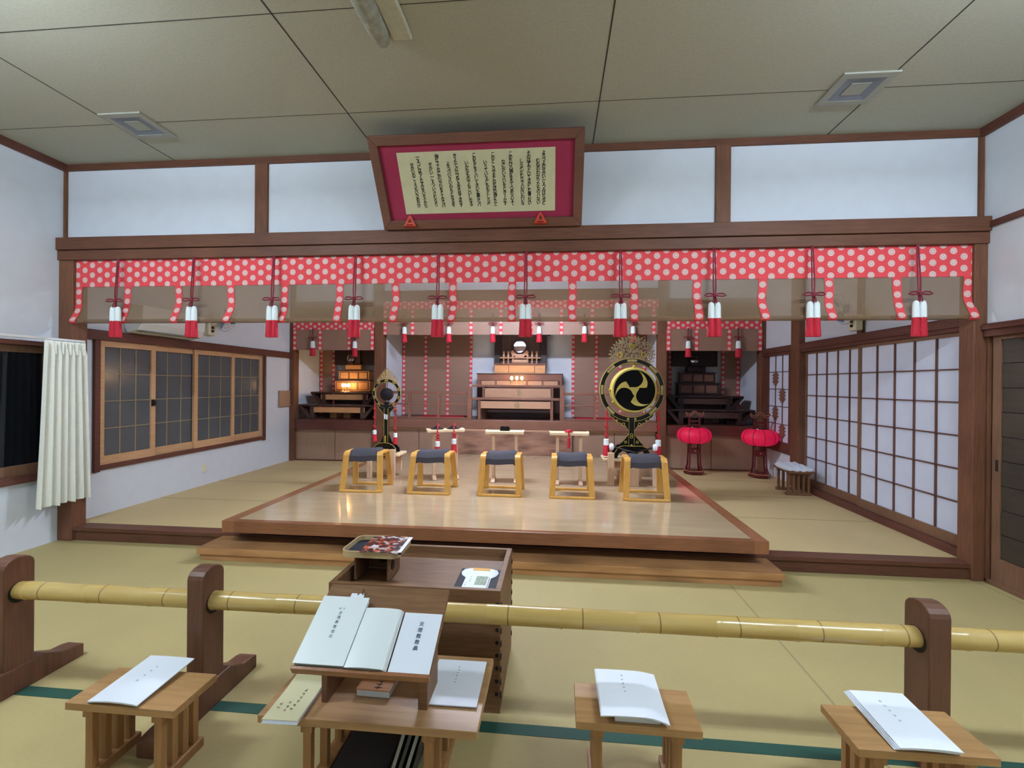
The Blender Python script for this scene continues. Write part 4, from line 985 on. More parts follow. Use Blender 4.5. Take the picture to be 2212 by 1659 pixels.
# ================================================================== stools on the stage
def stool(label, loc, rz):
    t = thing('wooden_stool', label, 'stool', loc, rz, 'stools on the stage')
    def path(off):
        pts = [(-.195+off*.2, 0)]
        zt = .405-off
        for k in range(9):
            a = PI-PI/2*k/8; pts.append((-.095+(.045-off)*math.cos(a)*1.0, zt-.045+ (.045)*math.sin(a)))
        for k in range(9):
            a = PI/2-PI/2*k/8; pts.append((.095+(.045-off)*math.cos(a), zt-.045+(.045)*math.sin(a)))
        pts.append((.195-off*.2, 0)); return pts
    outer = path(0); inner = path(.022); inner[0] = (-.172, 0); inner[-1] = (.172, 0)
    for sg in (-1, 1):
        mb = MB(); sh = Matrix(((1, 0, -.055*sg, sg*.197), (0, 1, 0, 0), (0, 0, 1, 0), (0, 0, 0, 1)))
        n = len(outer); vs = []
        for d in (-.029, .029):
            vs += [(d, y, z) for y, z in outer]+[(d, y, z) for y, z in inner]
        fs = []
        for i in range(n-1):
            fs += [(i, i+1, 2*n+i+1, 2*n+i), (n+i, 3*n+i, 3*n+i+1, n+i+1), (i, n+i, n+i+1, i+1), (2*n+i, 2*n+i+1, 3*n+i+1, 3*n+i)]
        fs += [(0, 2*n, 3*n, n), (n-1, 2*n-1, 4*n-1, 3*n-1)]
        mb.add(vs, fs, sh); mb.build('bent_leg', M['chair'], t, smooth=True, bevel=.002)
    for yy in (-.19, .19): MB().box(-.215, .215, yy-.018, yy+.018, 0, .022).build('floor_bar', M['chair'], t, bevel=.004)
    for yy in (-.10, .10): MB().prism([(-.175, .385), (-.175, .33), (-.14, .325), (.14, .325), (.175, .33), (.175, .385), (.15, .375), (.12, .35), (-.12, .35), (-.15, .375)], yy-.01, yy+.01, 'xz').build('seat_rail', M['chair'], t, bevel=.002)
    # saddle cushion
    g = []; ny, nx = 15, 13
    top = []
    for i in range(ny+1):
        v = -1+2*i/ny; row = []
        for k in range(nx+1):
            u = -1+2*k/nx
            y = .125*v; x = .152*u
            zt = .432-.062*max(0, abs(v)-.55)**1.5/.3-.010*(1-u*u)+.004*math.sin(u*3)
            e = max(0, abs(u)-.8)/.2; zt -= .018*e*e
            row.append((x, y, zt))
        top.append(row)
    mb = MB(); mb.sheet(top, thick=.055, off=(0, 0, -1)); mb.build('cushion', M['cushion'], t, smooth=True)
    return t
chx = [-1.99, -1.27, -.545, .174, .896]
w_ = ['at the left end of the stage row', 'second from the left, before the cymbal stand', 'in the middle of the stage row', 'before the stand with the red knot', 'at the right end, before the big drum']
st = None
for k, x in enumerate(chx):
    lb = 'honey plywood stool with slate cushion '+w_[k]; rz = (.05, .0, -.01, 0, -.02)[k]
    if st is None: st = stool(lb, (x, 4.765, S2), rz)
    else: dup(st, lb, (x, 4.765, S2), rz)

# ================================================================== instrument stands
def stand(label, loc, rz, hole=False):
    t = thing('instrument_stand', label, 'instrument stand', loc, rz, 'whitewood instrument stands')
    top = [(-.215, .555), (.215, .555), (.222, .592), (.20, .585), (-.20, .585), (-.222, .592)]
    mb = MB(); mb.prism(top, -.1, .1, 'xz'); mb.build('table_top', M['birch'], t, bevel=.004)
    for sg in (-1, 1):
        MB().box(sg*.13-.018, sg*.13+.018, -.035, .035, .03, .535).build('leg', M['birch_p'], t, bevel=.004)
        MB().box(sg*.13-.028, sg*.13+.028, -.05, .05, .532, .556).build('capital', M['birch_p'], t, bevel=.004)
        mb = MB(); mb.prism([(-.12, 0), (.12, 0), (.12, .02), (.05, .045), (-.05, .045), (-.12, .02)], sg*.13-.022, sg*.13+.022, 'yz'); mb.build('foot', M['birch_p'], t, bevel=.003)
    return t
A1 = math.radians(20)
s1 = stand('pale whitewood stand holding two cymbals with tassels', (-1.29, 5.36, S2), A1)
s2_ = stand('pale whitewood stand holding a black clapper block', (-.57, 5.28, S2), math.radians(3))
s3 = stand('pale whitewood stand holding a red knotted tassel', (.16, 5.26, S2), 0)
def small_tassel(t, x, y, z, ln, s=1.0, knots=True):
    mb = MB(); mb.tube([(x, y, z), (x+.003, y-.004, z-ln*.4), (x, y, z-ln)], .0085*s, 6)
    if knots:
        for k in (.25, .55, .85):
            zz = z-ln*k; mb.tube([(x-.022*s, y-.004, zz+.014), (x+.02*s, y-.008, zz-.006), (x+.022*s, y-.004, zz-.016), (x-.016*s, y-.008, zz+.002)], .0075*s, 6)
    mb.build('red_cord', M['redcord'], t, smooth=True)
    MB().lathe([(.02*s, -.058*s), (.028*s, -.055*s), (.027*s, 0), (.02*s, .006*s)], (x, y, z-ln), 14).build('binding', M['tasselwhite'], t, smooth=True)
    MB().lathe([(.030*s, -.16*s), (.036*s, -.155*s), (.027*s, -.052*s), (.02*s, -.05*s)], (x, y, z-ln), 18).build('skirt', M['tasselred'], t, smooth=True)
for k, sg in enumerate((-1, 1)):
    p = Matrix.Translation((-1.29, 5.36, S2)) @ Matrix.Rotation(A1, 4, 'Z') @ Vector((sg*.095, .0, .586))
    t = thing('hand_cymbal', 'dark bronze cymbal with a red tassel, the %s of two on its stand' % ('left' if k == 0 else 'right'), 'cymbal', p, A1, 'cymbals on the left stand')
    MB().lathe([(.075, 0), (.078, .006), (.05, .012), (.03, .030), (.012, .038), (.004, .039)], (0, 0, 0), 28).build('disc', M['bronze'], t, smooth=True)
    MB().tube([(.0, 0, .036), (.02, -.02, .052), (.0, -.06, .03), (-.005, -.108, .004), (-.006, -.114, -.03)], .0055, 6).tube([(.0, 0, .036), (.012, .01, .07)], .006, 6).build('strap', M['redcord'], t, smooth=True)
    small_tassel(t, -.006, -.118, -.02, .09 if k else .115, 1.0)
o = MB().box(-.055, .055, -.03, .03, 0, .034).box(-.052, .05, -.015, .045, .034, .05).build('clapper_block', M['black'], loc=(-.57, 5.27, S2+.586), bevel=.004); tag(o, 'black lacquered clapper block on the middle stand', 'clapper')
t = thing('red_knot_tassel', 'red knotted cord with tassel draped over the right stand', 'tassel', (.155, 5.2, S2+.588))
mb = MB()
for k in range(3): mb.tube([(.04*math.cos(a+k)*(1-.2*k), .035*math.sin(a+k)*(1-.2*k), .008+.008*k) for a in [2*PI*j/12 for j in range(12)]], .008, 6, close=True)
mb.tube([(0, -.02, .022), (0, -.05, .018), (0, -.052, -.02), (0, -.052, -.06)], .008, 6); mb.build('knot', M['redcord'], t, smooth=True)
MB().lathe([(.012, -.17), (.018, -.165), (.016, -.08), (.012, -.055), (.004, -.05)], (0, -.055, 0), 12).build('skirt', M['redcord'], t, smooth=True)

# ================================================================== drums
def leaf(mb, x, z, a, s, y=0):
    pts = [(-.16, 0), (-.42, .45), (-.22, .8), (0, 1.25), (.22, .8), (.42, .45), (.16, 0)]
    ca, sa = math.cos(a), math.sin(a)
    poly = [(x+(p*ca+q*sa)*s, z+(-p*sa+q*ca)*s) for p, q in pts]; mb.prism(poly, y-.003, y+.003, 'xz')
def low_stand(label, loc, hw, h, blocks):
    t = thing('drum_stand', label, 'drum stand', loc, 0)
    MB().box(-hw, hw, -.12, .16, h-.035, h).build('board', M['birch'], t, bevel=.012)
    for (x, y, w, d, hh) in blocks:
        MB().box(x-w/2, x+w/2, y-d/2, y+d/2, 0, hh).build('post', M['birch_p'], t, bevel=.004)
    MB().box(-hw*.8, hw*.8, .06, .10, .06, h-.06).build('brace', M['birch_p'], t, bevel=.003)
    return t
# --- big drum
DX, DY = .872, 5.40
low_stand('whitewood trestle stand carrying the big drum', (DX, DY, S2), .33, .295, [(-.245, -.16, .07, .05, .365), (.25, -.16, .07, .05, .345), (-.02, -.14, .15, .12, .215), (.10, .1, .06, .1, .26), (-.12, .1, .06, .1, .26)])
t = thing('taiko_drum', 'big hanging drum with gold and black three-comma face in a black ring frame', 'drum', (DX, DY, S2+.295)); Z0 = S2+.295
zc = 1.355-Z0
MB().ring(.36, .312, -.025, .025, (0, 0, zc), n=72).build('ring_frame', M['black'], t, bevel=.003, smooth=False)
mb = MB().ring(.3625, .358, -.028, .028, (0, 0, zc), n=72).ring(.314, .3095, -.028, .028, (0, 0, zc), n=72); mb.build('ring_edging', M['gold'], t)
for k in range(8):
    a = PI/2+k*PI/4; MB().ring(.350, .322, -.029, -.02, (0, 0, zc), a-.16, a+.16, n=8).build('gilt_fitting', M['oldgold'], t)
# drum body, offset slightly right of the ring as it hangs turned
dz = 1.352-Z0; bx = .012
MB().lathe([(.19, .13), (.246, .125), (.259, .06), (.264, 0), (.259, -.06), (.25, -.118), (.244, -.124)], (bx, 0, dz), 56, axis='y').build('drum_shell', M['goldpaint'], t, smooth=True)
mb = MB().lathe([(.227, -.1265), (.227, -.124)], (bx, 0, dz), 64, axis='y'); mb.build('drum_head', M['drumblack'], t)
arm = [(-51, 31), (-70, 66), (-91, 96), (-118, 88), (-141, 76), (-160, 57), (-176, 36), (-188, 14), (-196, -9), (-201, -34), (-201, -62), (-193, -36), (-181, -14), (-167, 4), (-151, 18), (-131, 26), (-111, 28), (-91, 27), (-71, 21), (-54, 12), (-41, 1), (-29, -15), (-21, -34)]
poly = []
for k in range(3):
    a = k*2*PI/3; poly += [(p*math.cos(a)-q*math.sin(a), p*math.sin(a)+q*math.cos(a)) for p, q in arm]
sc_ = .227/219
mb = MB(); mb.prism([(bx+p*sc_, dz+q*sc_) for p, q in poly], -.1295, -.126, 'xz'); mb.build('comma_emblem', M['goldpaint'], t)
mb = MB()
for a in (PI/2, PI, PI*1.17, -.1): mb.lathe([(.004, -.02), (.016, 0), (.004, .02)], (bx+.268*math.cos(a), -.08, dz+.268*math.sin(a)), 8, axis='y')
mb.tube([(bx, 0, dz+.262), (bx-.005, 0, dz+.285), (bx, 0, dz+.325)], .006, 6)
mb.build('hanging_ring', M['gold'], t)
# flame crown: a pierced plate with a spiky outline
def crown(name, m, edge, n, spike, t, lift=0):
    """edge = list of (x, z) from left foot over the top to the right foot; every step carries a small flame"""
    def at(f):
        L = [0]
        for p, q in zip(edge, edge[1:]): L.append(L[-1]+math.hypot(q[0]-p[0], q[1]-p[1]))
        d = f*L[-1]
        for i in range(len(edge)-1):
            if d <= L[i+1]+1e-9:
                u = (d-L[i])/(L[i+1]-L[i]); return (edge[i][0]+(edge[i+1][0]-edge[i][0])*u, edge[i][1]+(edge[i+1][1]-edge[i][1])*u)
        return edge[-1]
    mb = MB(); mb.prism([at(i/60) for i in range(61)], -.003, .003, 'xz'); o = mb.build(name, m, t)
    mb = MB()
    for i in range(n):
        p = at((i+.5)/n); q = at(min(1, (i+.5)/n+.01)); ang_ = math.atan2(q[1]-p[1], q[0]-p[0])
        leaf(mb, p[0], p[1]-.004, -ang_, spike)
    mb.build('flame_tips', M['oldgold'], t)
    return o
ed = [(-.20, zc+.285), (-.232, zc+.36), (-.238, zc+.41), (-.222, zc+.47), (-.18, zc+.53), (-.11, zc+.58), (-.04, zc+.60), (0, zc+.625), (.04, zc+.60), (.11, zc+.58), (.18, zc+.53), (.222, zc+.47), (.238, zc+.41), (.232, zc+.36), (.20, zc+.285), (.12, zc+.34), (0, zc+.36), (-.12, zc+.34)]
crown('flame_crown', M['pierced'], ed[:15], 25, .026, t)
mb = MB().ring(.03, .018, -.008, .0, (0, 0, zc+.50), n=16)
for k in range(5): mb.ring(.011, .004, -.008, 0, (.014*math.cos(2*PI*k/5+PI/2), 0, zc+.50+.014*math.sin(2*PI*k/5+PI/2)), n=8)
mb.build('crown_crest', M['gold'], t)
for sg in (-1, 1): MB().ring(.032, .022, -.008, 0, (sg*.135, 0, zc+.40), n=14).build('crown_ring', M['gold'], t)
# post, wing brackets and feet
MB().box(-.032, .032, -.03, .03, .05, zc-.315).build('pillar', M['black'], t, bevel=.003)
mb = MB()
for sx in (-.032, .029): mb.box(sx, sx+.003, -.032, -.028, .06, zc-.32)
mb.ring(.016, .011, -.034, -.03, (0, 0, .26), n=14).ring(.016, .011, -.034, -.03, (0, 0, .235), n=14)
mb.box(-.01, .012, -.036, -.03, .075, .15)
mb.build('pillar_gilding', M['gold'], t)
for sg in (-1, 1):
    w = [(.03, zc-.345), (.12, zc-.338), (.20, zc-.30), (.245, zc-.262), (.245, zc-.285), (.225, zc-.315), (.205, zc-.318), (.195, zc-.345), (.17, zc-.348), (.16, zc-.375), (.125, zc-.378), (.10, zc-.41), (.075, zc-.405), (.033, zc-.47)]
    MB().prism([(sg*a, b) for a, b in w], -.018, .018, 'xz').build('wing_bracket', M['black'], t, bevel=.002)
    mb = MB(); mb.tube([(sg*a, -.02, b) for a, b in w[3:]], .0035, 5); mb.ring(.018, .012, -.022, -.018, (sg*.09, 0, zc-.392), n=14).ring(.013, .008, -.022, -.018, (sg*.165, 0, zc-.352), n=12); mb.build('bracket_gilding', M['gold'], t)
    f = [(.03, .275), (.05, .245), (.085, .20), (.115, .165), (.13, .14), (.03, .135)]
    MB().prism([(sg*a, b) for a, b in f], -.02, .02, 'xz').build('lower_bracket', M['black'], t, bevel=.002)
    mb = MB().tube([(sg*a, -.022, b) for a, b in f[:4]], .0035, 5).ring(.016, .010, -.024, -.02, (sg*.065, 0, .175), n=12); mb.build('bracket_gilding', M['gold'], t)
    ft = [(0, .14), (.10, .145), (.155, .125), (.195, .07), (.215, 0), (.172, 0), (.15, .055), (.11, .085), (.07, .075), (.04, .03), (0, .03)]
    MB().prism([(sg*a, b) for a, b in ft], -.11, -.06, 'xz').prism([(sg*a, b) for a, b in ft], .06, .11, 'xz').box(min(sg*.0, sg*.12), max(sg*.0, sg*.12), -.1, .1, .09, .135).build('foot', M['black'], t, bevel=.004)
    mb = MB().tube([(sg*a, -.112, b) for a, b in ft[:5]], .003, 5); mb.build('foot_gilding', M['gold'], t)
for sg in (-1, 1):
    tt = thing('drum_tassel', 'long red cord and tassel hanging at the %s side of the big drum' % ('left' if sg < 0 else 'right'), 'tassel', (DX+sg*.262, DY-.04, 1.10), 0, 'tassels of the big drum')
    small_tassel(tt, sg*.025, -.03, .02, .33, 1.15)
# beaters lying on the drum base
for sg, z in ((-1, .0), (1, .0)):
    tt = thing('drum_beater', 'black drum beater with white padded head pointing %s below the big drum' % ('left' if sg < 0 else 'right'), 'drum beater', (DX, DY-.14, S2+.295+.105), 0, 'beaters of the big drum')
    MB().tube([(sg*.225, 0, .028), (-sg*.03, 0, -.032 if sg < 0 else -.045)], .010, 8).build('handle', M['black'], tt, smooth=True)
    MB().lathe([(.012, -.025), (.034, -.018), (.04, 0), (.034, .02), (.012, .028)], (sg*.238, 0, .03), 16, axis='x').build('padded_head', M['white'], tt, smooth=True)
# --- small gong
GX = -2.02
low_stand('whitewood trestle stand carrying the small gong', (GX, DY, S2), .205, .29, [(.13, -.15, .062, .05, .345), (-.15, -.14, .05, .05, .29), (.02, .05, .12, .12, .25)])
t = thing('hanging_gong', 'small dark gong in a black ring frame with a gold flame crown', 'gong', (GX, DY, S2+.29)); Z0 = S2+.29; zc = 1.285-Z0
MB().ring(.172, .142, -.016, .016, (0, 0, zc), n=56).build('ring_frame', M['black'], t, bevel=.002)
mb = MB().ring(.1735, .1705, -.018, .018, (0, 0, zc), n=56).ring(.1435, .1405, -.018, .018, (0, 0, zc), n=56); mb.build('ring_edging', M['oldgold'], t)
for k in range(10):
    a = PI/2+k*PI/5; MB().ring(.164, .150, -.019, -.014, (0, 0, zc), a-.13, a+.13, n=6).build('gilt_fitting', M['gold'], t)
MB().lathe([(.05, .035), (.074, .03), (.078, 0), (.076, -.02), (.055, -.028), (.01, -.03)], (0, 0, zc-.012), 32, axis='y').build('gong', M['bronze'], t, smooth=True)
MB().tube([(0, 0, zc+.06), (.004, 0, zc+.10), (0, 0, zc+.145)], .004, 6).build('hanging_cord', M['darkhole'], t)
crown('flame_crown', M['pierced2'], [(-.115, zc+.125), (-.118, zc+.155), (-.085, zc+.205), (-.05, zc+.25), (-.015, zc+.285), (0, zc+.30), (.015, zc+.285), (.05, zc+.25), (.085, zc+.205), (.118, zc+.155), (.115, zc+.125)], 17, .017, t)
mb = MB()
for zz, hw, n in ((.165, .105, 8), (.197, .085, 7), (.228, .06, 5), (.256, .035, 3)):
    for k in range(n):
        u = (k-(n-1)/2)/((n-1)/2); leaf(mb, u*hw, zc+zz-.02*u*u, u*.7, .017, -.006)
mb.build('crown_beads', M['brightgilt'], t)
MB().box(-.024, .024, -.022, .022, .05, zc-.10).build('pillar', M['black'], t, bevel=.003)
mb = MB().box(-.026, -.022, -.024, -.018, .06, zc-.18).box(.022, .026, -.024, -.018, .06, zc-.18).box(-.014, .002, -.027, -.022, .10, .20); mb.build('pillar_gilding', M['gold'], t)
for sg in (-1, 1):
    w = [(.02, zc-.16), (.08, zc-.155), (.10, zc-.165), (.085, zc-.19), (.07, zc-.195), (.065, zc-.215), (.045, zc-.225), (.022, zc-.30)]
    MB().prism([(sg*a, b) for a, b in w], -.012, .012, 'xz').build('wing_bracket', M['black'], t, bevel=.002)
    MB().tube([(sg*a, -.014, b) for a, b in w[1:]], .0025, 5).build('bracket_gilding', M['gold'], t)
    ft = [(0, .12), (.06, .115), (.105, .09), (.14, .05), (.148, 0), (.105, 0), (.09, .03), (.045, .04), (.02, .0), (0, 0)]
    MB().prism([(sg*a, b) for a, b in ft], -.07, -.03, 'xz').prism([(sg*a, b) for a, b in ft], .03, .07, 'xz').box(min(0, sg*.1), max(0, sg*.1), -.07, .07, .03, .06).build('foot', M['black'], t, bevel=.004)
    MB().tube([(sg*a, -.072, b) for a, b in ft[:5]], .003, 5).build('foot_gilding', M['gold'], t)
mb = MB().prism([(.022, .09), (.075, .105), (.03, .21)], -.015, .015, 'xz').prism([(-.022, .09), (-.075, .105), (-.03, .21)], -.015, .015, 'xz'); mb.build('lower_bracket', M['black'], t)
o = MB().box(-.022, -.006, -.004, .004, -.03, .03).box(.002, .018, -.004, .004, -.036, .024).build('paper_slip', M['white'], t, loc=(0, -.026, .43))
for sg in (-1, 1):
    tt = thing('gong_tassel', 'red cord and small tassel hanging at the %s side of the gong' % ('left' if sg < 0 else 'right'), 'tassel', (GX+sg*.118, DY-.03, 1.17), 0, 'tassels of the gong')
    small_tassel(tt, sg*.01, -.02, .015, .345 if sg < 0 else .375, .8)

# ================================================================== red lanterns
def lantern(label, loc, rz):
    t = thing('standing_lantern', label, 'lantern', loc, rz, 'red standing lanterns')
    pr = []
    base = [(.145, 0), (.15, .02), (.15, .045), (.12, .055), (.05, .055)]
    MB().lathe(base, (0, 0, .01), 6).build('base', M['redlac'], t, bevel=.005)
    MB().lathe([(.152, .042), (.152, .048)], (0, 0, .01), 6).build('base_line', M['paleline'], t)
    for sx in (-1, 1):
        for sy in (-1, 1):
            pts = [(sx*.095, sy*.06, .06), (sx*.078, sy*.05, .14), (sx*.072, sy*.045, .30), (sx*.07, sy*.045, .455)]
            MB().tube(pts, [.017, .013, .011, .011], 8).build('leg', M['redlac'], t, smooth=True)
    mb = MB().box(-.072, .072, -.05, .05, .30, .375); mb.build('middle_box', M['redlac'], t, bevel=.004)
    MB().lathe([(.01, 0), (.01, .006)], (0, -.056, .34), 12, axis='y').build('knob', M['oldgold'], t)
    MB().lathe([(.10, .445), (.105, .46)], (0, 0, 0), 18).build('lower_rim', M['redlac'], t, smooth=True)
    n = 16; prof = []
    for k in range(n+1):
        a = -PI/2+PI*k/n; prof.append((.085+.155*max(0, math.cos(a))**.8, .568+.115*math.sin(a)))
    MB().lathe(prof, (0, 0, 0), 60).build('shade', M['lantern'], t, smooth=True)
    mb = MB()
    for k in range(10):
        w = 2*PI*(k+.5)/10; mb.tube([((r+.002)*math.cos(w), (r+.002)*math.sin(w), z) for r, z in prof], .0032, 5)
    mb.build('rib', M['lanternrib'], t)
    MB().lathe([(.10, .676), (.095, .692), (.05, .694)], (0, 0, 0), 18).build('upper_rim', M['redlac'], t, smooth=True)
    for sx in (-1, 1): MB().box(sx*.075-.012, sx*.075+.012, -.012, .012, .69, .865).build('upright', M['redlac'], t, bevel=.003)
    MB().box(-.075, .075, -.01, .01, .76, .785).box(-.075, .075, -.008, .008, .715, .73).build('crossbar', M['redlac'], t, bevel=.002)
    top = []; bot = []
    for k in range(25):
        u = -1+2*k/24; zz = .885+.022*math.cos(u*PI*1.55)-.008*abs(u)+.02*max(0, abs(u)-.8)*4
        top.append((u*.132, zz+.016)); bot.append((u*.132, zz-.012))
    MB().prism(top+bot[::-1], -.02, .02, 'xz').build('top_handle', M['redlac'], t, bevel=.003)
    mb = MB().tube([(p, -.021, q) for p, q in top], .003, 5).tube([(p, -.021, q) for p, q in bot], .003, 5); mb.build('handle_line', M['paleline'], t)
    d = bpy.data.lights.new('lantern_glow', 'POINT'); d.energy = .1; d.color = (1, .12, .22); d.shadow_soft_size = .2
    o = bpy.data.objects.new('lantern_glow', d); COL.objects.link(o); o.location = (0, -.28, .60); o.parent = t
    return t
ln = lantern('red silk standing lantern in the right corner next to the drum', (2.035, 6.99, S1), .05)
dup(ln, 'red silk standing lantern in the corner by the lattice window', (2.90, 6.86, S1), -.12)

# ================================================================== small tables
def slat_table(label, loc, rz, name='book_stand', w=.414, d=.205, h=.28, top=M['table'], legm=M['table_z'], cat='small stand', grp='small slat-legged stands', nsl=4, ins=.075):
    t = thing(name, label, cat, loc, rz, grp)
    MB().box(-w/2, w/2, -d/2, d/2, h-.027, h).build('table_top', top, t, bevel=.002)
    for sg in (-1, 1):
        x = sg*(w/2-ins)
        mb = MB().box(x-.02, x+.02, -d/2+.012, d/2-.012, h-.057, h-.026); mb.build('batten', legm, t, bevel=.002)
        mb = MB().box(x-.024, x+.024, -d/2+.0, d/2, 0, .034); mb.build('foot', legm, t, bevel=.003)
        for k in range(nsl):
            yy = -d/2+.03+(d-.06)*k/(nsl-1)
            MB().box(x-.014, x+.014, yy-.013, yy+.013, .03, h-.05).build('slat', legm, t, bevel=.002)
    return t
tb = slat_table('small slatted oak stand at the left, in front of the second barrier post', (-1.505, 1.575, 0), 0)
dup(tb, 'small slatted oak stand between the desk and the right barrier post', (.287, 1.67, 0), -.01)
dup(tb, 'small slatted oak stand at the lower right, before the right barrier post', (1.163, 1.648, 0), .01)
def pamphlet(label, loc, rz, w, d, T=.004, curl=0, sag=0, m=None, seed=3, grp='white pamphlets', n=5, leaf_n=2, tilt=0):
    """loc = middle of the near edge, on the surface"""
    t = thing('pamphlet', label, 'pamphlet', loc, rz, grp); m = m or M['white']
    for L in range(leaf_n):
        g = []
        for i in range(9):
            v = i/8; row = []
            for k in range(13):
                u = -1+2*k/12
                z = .003+L*.004+tilt*v
                z += sag*(1-u*u)*(.3+.7*(1-v)) + curl*max(0, -u*0+abs(u)-.4)**2*0
                z -= curl*max(0, u-.35)**1.6*(1-.45*v)
                z += curl*.75*(1-max(0, u-.35)*0) if curl else 0
                row.append((u*w/2+(.004*L), v*d-.003*L, z))
            g.append(row)
        mb = MB(); mb.sheet(g, thick=T*.5, off=(0, 0, -1)); mb.build('cover' if L == leaf_n-1 else 'leaf', m, t, smooth=True)
    mb = MB(); base = .003+(leaf_n-1)*.004
    zt = base+tilt*.7+sag*.55+curl*.75+.0012
    marks(mb, -.015, d*.84, n, .009, .022, Matrix.Translation((0, 0, zt)) @ Matrix.Rotation(math.atan2(tilt-sag*.4, d), 4, 'X') @ Matrix.Translation((0, 0, -math.tan(math.atan2(tilt-sag*.4, d))*0)), seed)
    return t, mb
def finish_marks(t, mb, m=None): mb.build('title_print', m or M['inkgray'], t)
t, mb = pamphlet('white pamphlet lying on the left small stand', (-1.535, 1.476, .281), .0, .19, .255, sag=.006, tilt=.012, seed=3, leaf_n=3); 
mb = MB(); marks(mb, .0, .185, 4, .009, .028, Matrix.Translation((0, 0, .0225)), 3); finish_marks(t, mb)
t, mb = pamphlet('white pamphlet with a drooping corner on the stand right of the desk', (.272, 1.565, .281), 0, .222, .255, curl=.032, sag=.004, seed=5)
mb = MB(); marks(mb, -.015, .205, 5, .009, .022, Matrix.Translation((0, 0, .0385)), 5); finish_marks(t, mb)
t, mb = pamphlet('white pamphlet slanting across the lower right small stand', (1.156, 1.548, .281), 0.0, .182, .255, sag=.004, tilt=.012, seed=8, leaf_n=4)
mb = MB(); marks(mb, -.005, .195, 5, .009, .024, Matrix.Translation((0, 0, .0265)), 8); finish_marks(t, mb)
o = MB().box(-.075, .075, 0, .2, 0, .02).build('thick_booklet', M['pages'], loc=(.285, 1.582, .2805), bevel=.002); tag(o, 'thick booklet under the drooping pamphlet right of the desk', 'booklet')

# desk
DKX, DKY = -.612, 1.66
desk = slat_table('low brown reading desk with books in front of the offering box', (DKX, DKY, 0), 0, 'reading_desk', .745, .40, .30, wood('desk top timber', (160, 120, 80), (186, 146, 102), .4, 'x', scale=3), M['table_z'], 'reading desk', None, 4, .165)
# board of the book rest
BA = Vector((-.825, 1.398, .509)); ang = math.atan2(.153, .26)
t = thing('book_rest', 'slanted brown board book rest standing on the reading desk', 'book rest', (-.603, 1.55, .30))
TB = Matrix.Translation((BA.x+.603, BA.y-1.55, BA.z-.30)) @ Matrix.Rotation(ang, 4, 'X')
LB = .302
MB().box(0, .447, 0, LB, -.016, 0, TB).build('board', M['boxwood'], t, bevel=.002)
MB().box(0, .447, -.012, .0, -.016, .012, TB).build('lip', M['stage_edge'], t, bevel=.002)
for x0, x1 in ((-.20, -.178), (.145, .178)):
    mb = MB()
    def bz(y): return BA.z-.30+(y-(BA.y-1.55))*math.tan(ang)-.0205
    poly = [(-.015, 0), (.03, 0), (.06, .08), (.13, .08), (.15, 0), (.17, 0), (.17, bz(.08)), (.085, bz(.085)), (-.015, bz(-.015))]
    poly = [(-.01, 0), (.13, 0), (.13, bz(.10)), (-.01, bz(-.01))]
    mb.prism([(a, b) for a, b in poly], x0, x1, 'yz'); mb.build('support', M['table_d'] if x0 < 0 else M['boxwood'], t, bevel=.002)
TBW = Matrix.Translation(BA) @ Matrix.Rotation(ang, 4, 'X')
def on_board(name, label, cat, u, v, grp=None):
    o = bpy.data.objects.new(name, None); COL.objects.link(o); o.matrix_world = TBW @ Matrix.Translation((u, v, .0005)); return tag(o, label, cat, grp)
def book(o, w, h, th, covm, bulge=0, roundspine=0, fan=0):
    MB().box(.003, w-.003, .003, h-.003, .0, th-.002).build('page_block', M['pages'], o)
    g = []
    for i in range(3):
        row = []
        for k in range(15):
            u = k/14; z = th+bulge*math.sin(u*PI)*(1-.2*i/2)
            if roundspine and u > .86: z = th+bulge*math.sin(.86*PI)-(th*.85)*((u-.86)/.14)**2
            row.append((w*u, h*i/2, z))
        g.append(row)
    mb = MB(); mb.sheet(g, thick=.0016, off=(0, 0, -1)); mb.build('cover', covm, o, smooth=True)
b1 = on_board('white_book', 'tall white book with grey title leaning at the left of the book rest', 'book', .004, .002, 'white books on the book rest')
book(b1, .168, .236, .021, M['cover'])
mb = MB(); TX = Matrix.Translation((0, 0, .0214)); column_text(mb, '天理教教祖伝', .087, .174, .0125, .0165, TX)
for k, ch in enumerate('本稿'):
    vs, fs_ = glyph(ch); mb.add([(.079+.014*(1-k)+v[0]*.007, .190+v[1]*.007, .0008) for v in vs], fs_, TX)
mb.build('title_print', M['inkgray'], b1)
b2 = on_board('white_book', 'glossy white book with a rounded spine in the middle of the book rest', 'book', .173, .0, 'white books on the book rest')
book(b2, .134, .202, .018, M['cover'], bulge=.006, roundspine=1)
b3 = on_board('white_book', 'white book with bold dark vertical title at the right of the book rest', 'book', .313, .0, 'white books on the book rest')
book(b3, .132, .199, .0085, M['white'])
mb = MB(); column_text(mb, '天理教教典', .068, .160, .0165, .0205, Matrix.Translation((0, 0, .009)), bold=.015); mb.build('title_print', M['inkgray'], b3)
o = on_board('page_marker', 'small white notched paper slip behind the tall white book', 'bookmark', .09, .236)
MB().prism([(0, 0), (.05, 0), (.05, .03), (.032, .03), (.026, .02), (.022, .03), (.002, .03)], .0, .002, 'xy').build('slip', M['white'], o)
o = on_board('hairpin_clip', 'thin black clip on the board above the white slip', 'clip', .132, .262)
MB().tube([(0, .0, .002), (-.003, .022, .003)], .0012, 5).tube([(0, 0, .002), (.012, .003, .002), (.013, .008, .003)], .0012, 5).build('wire', M['ink'], o)
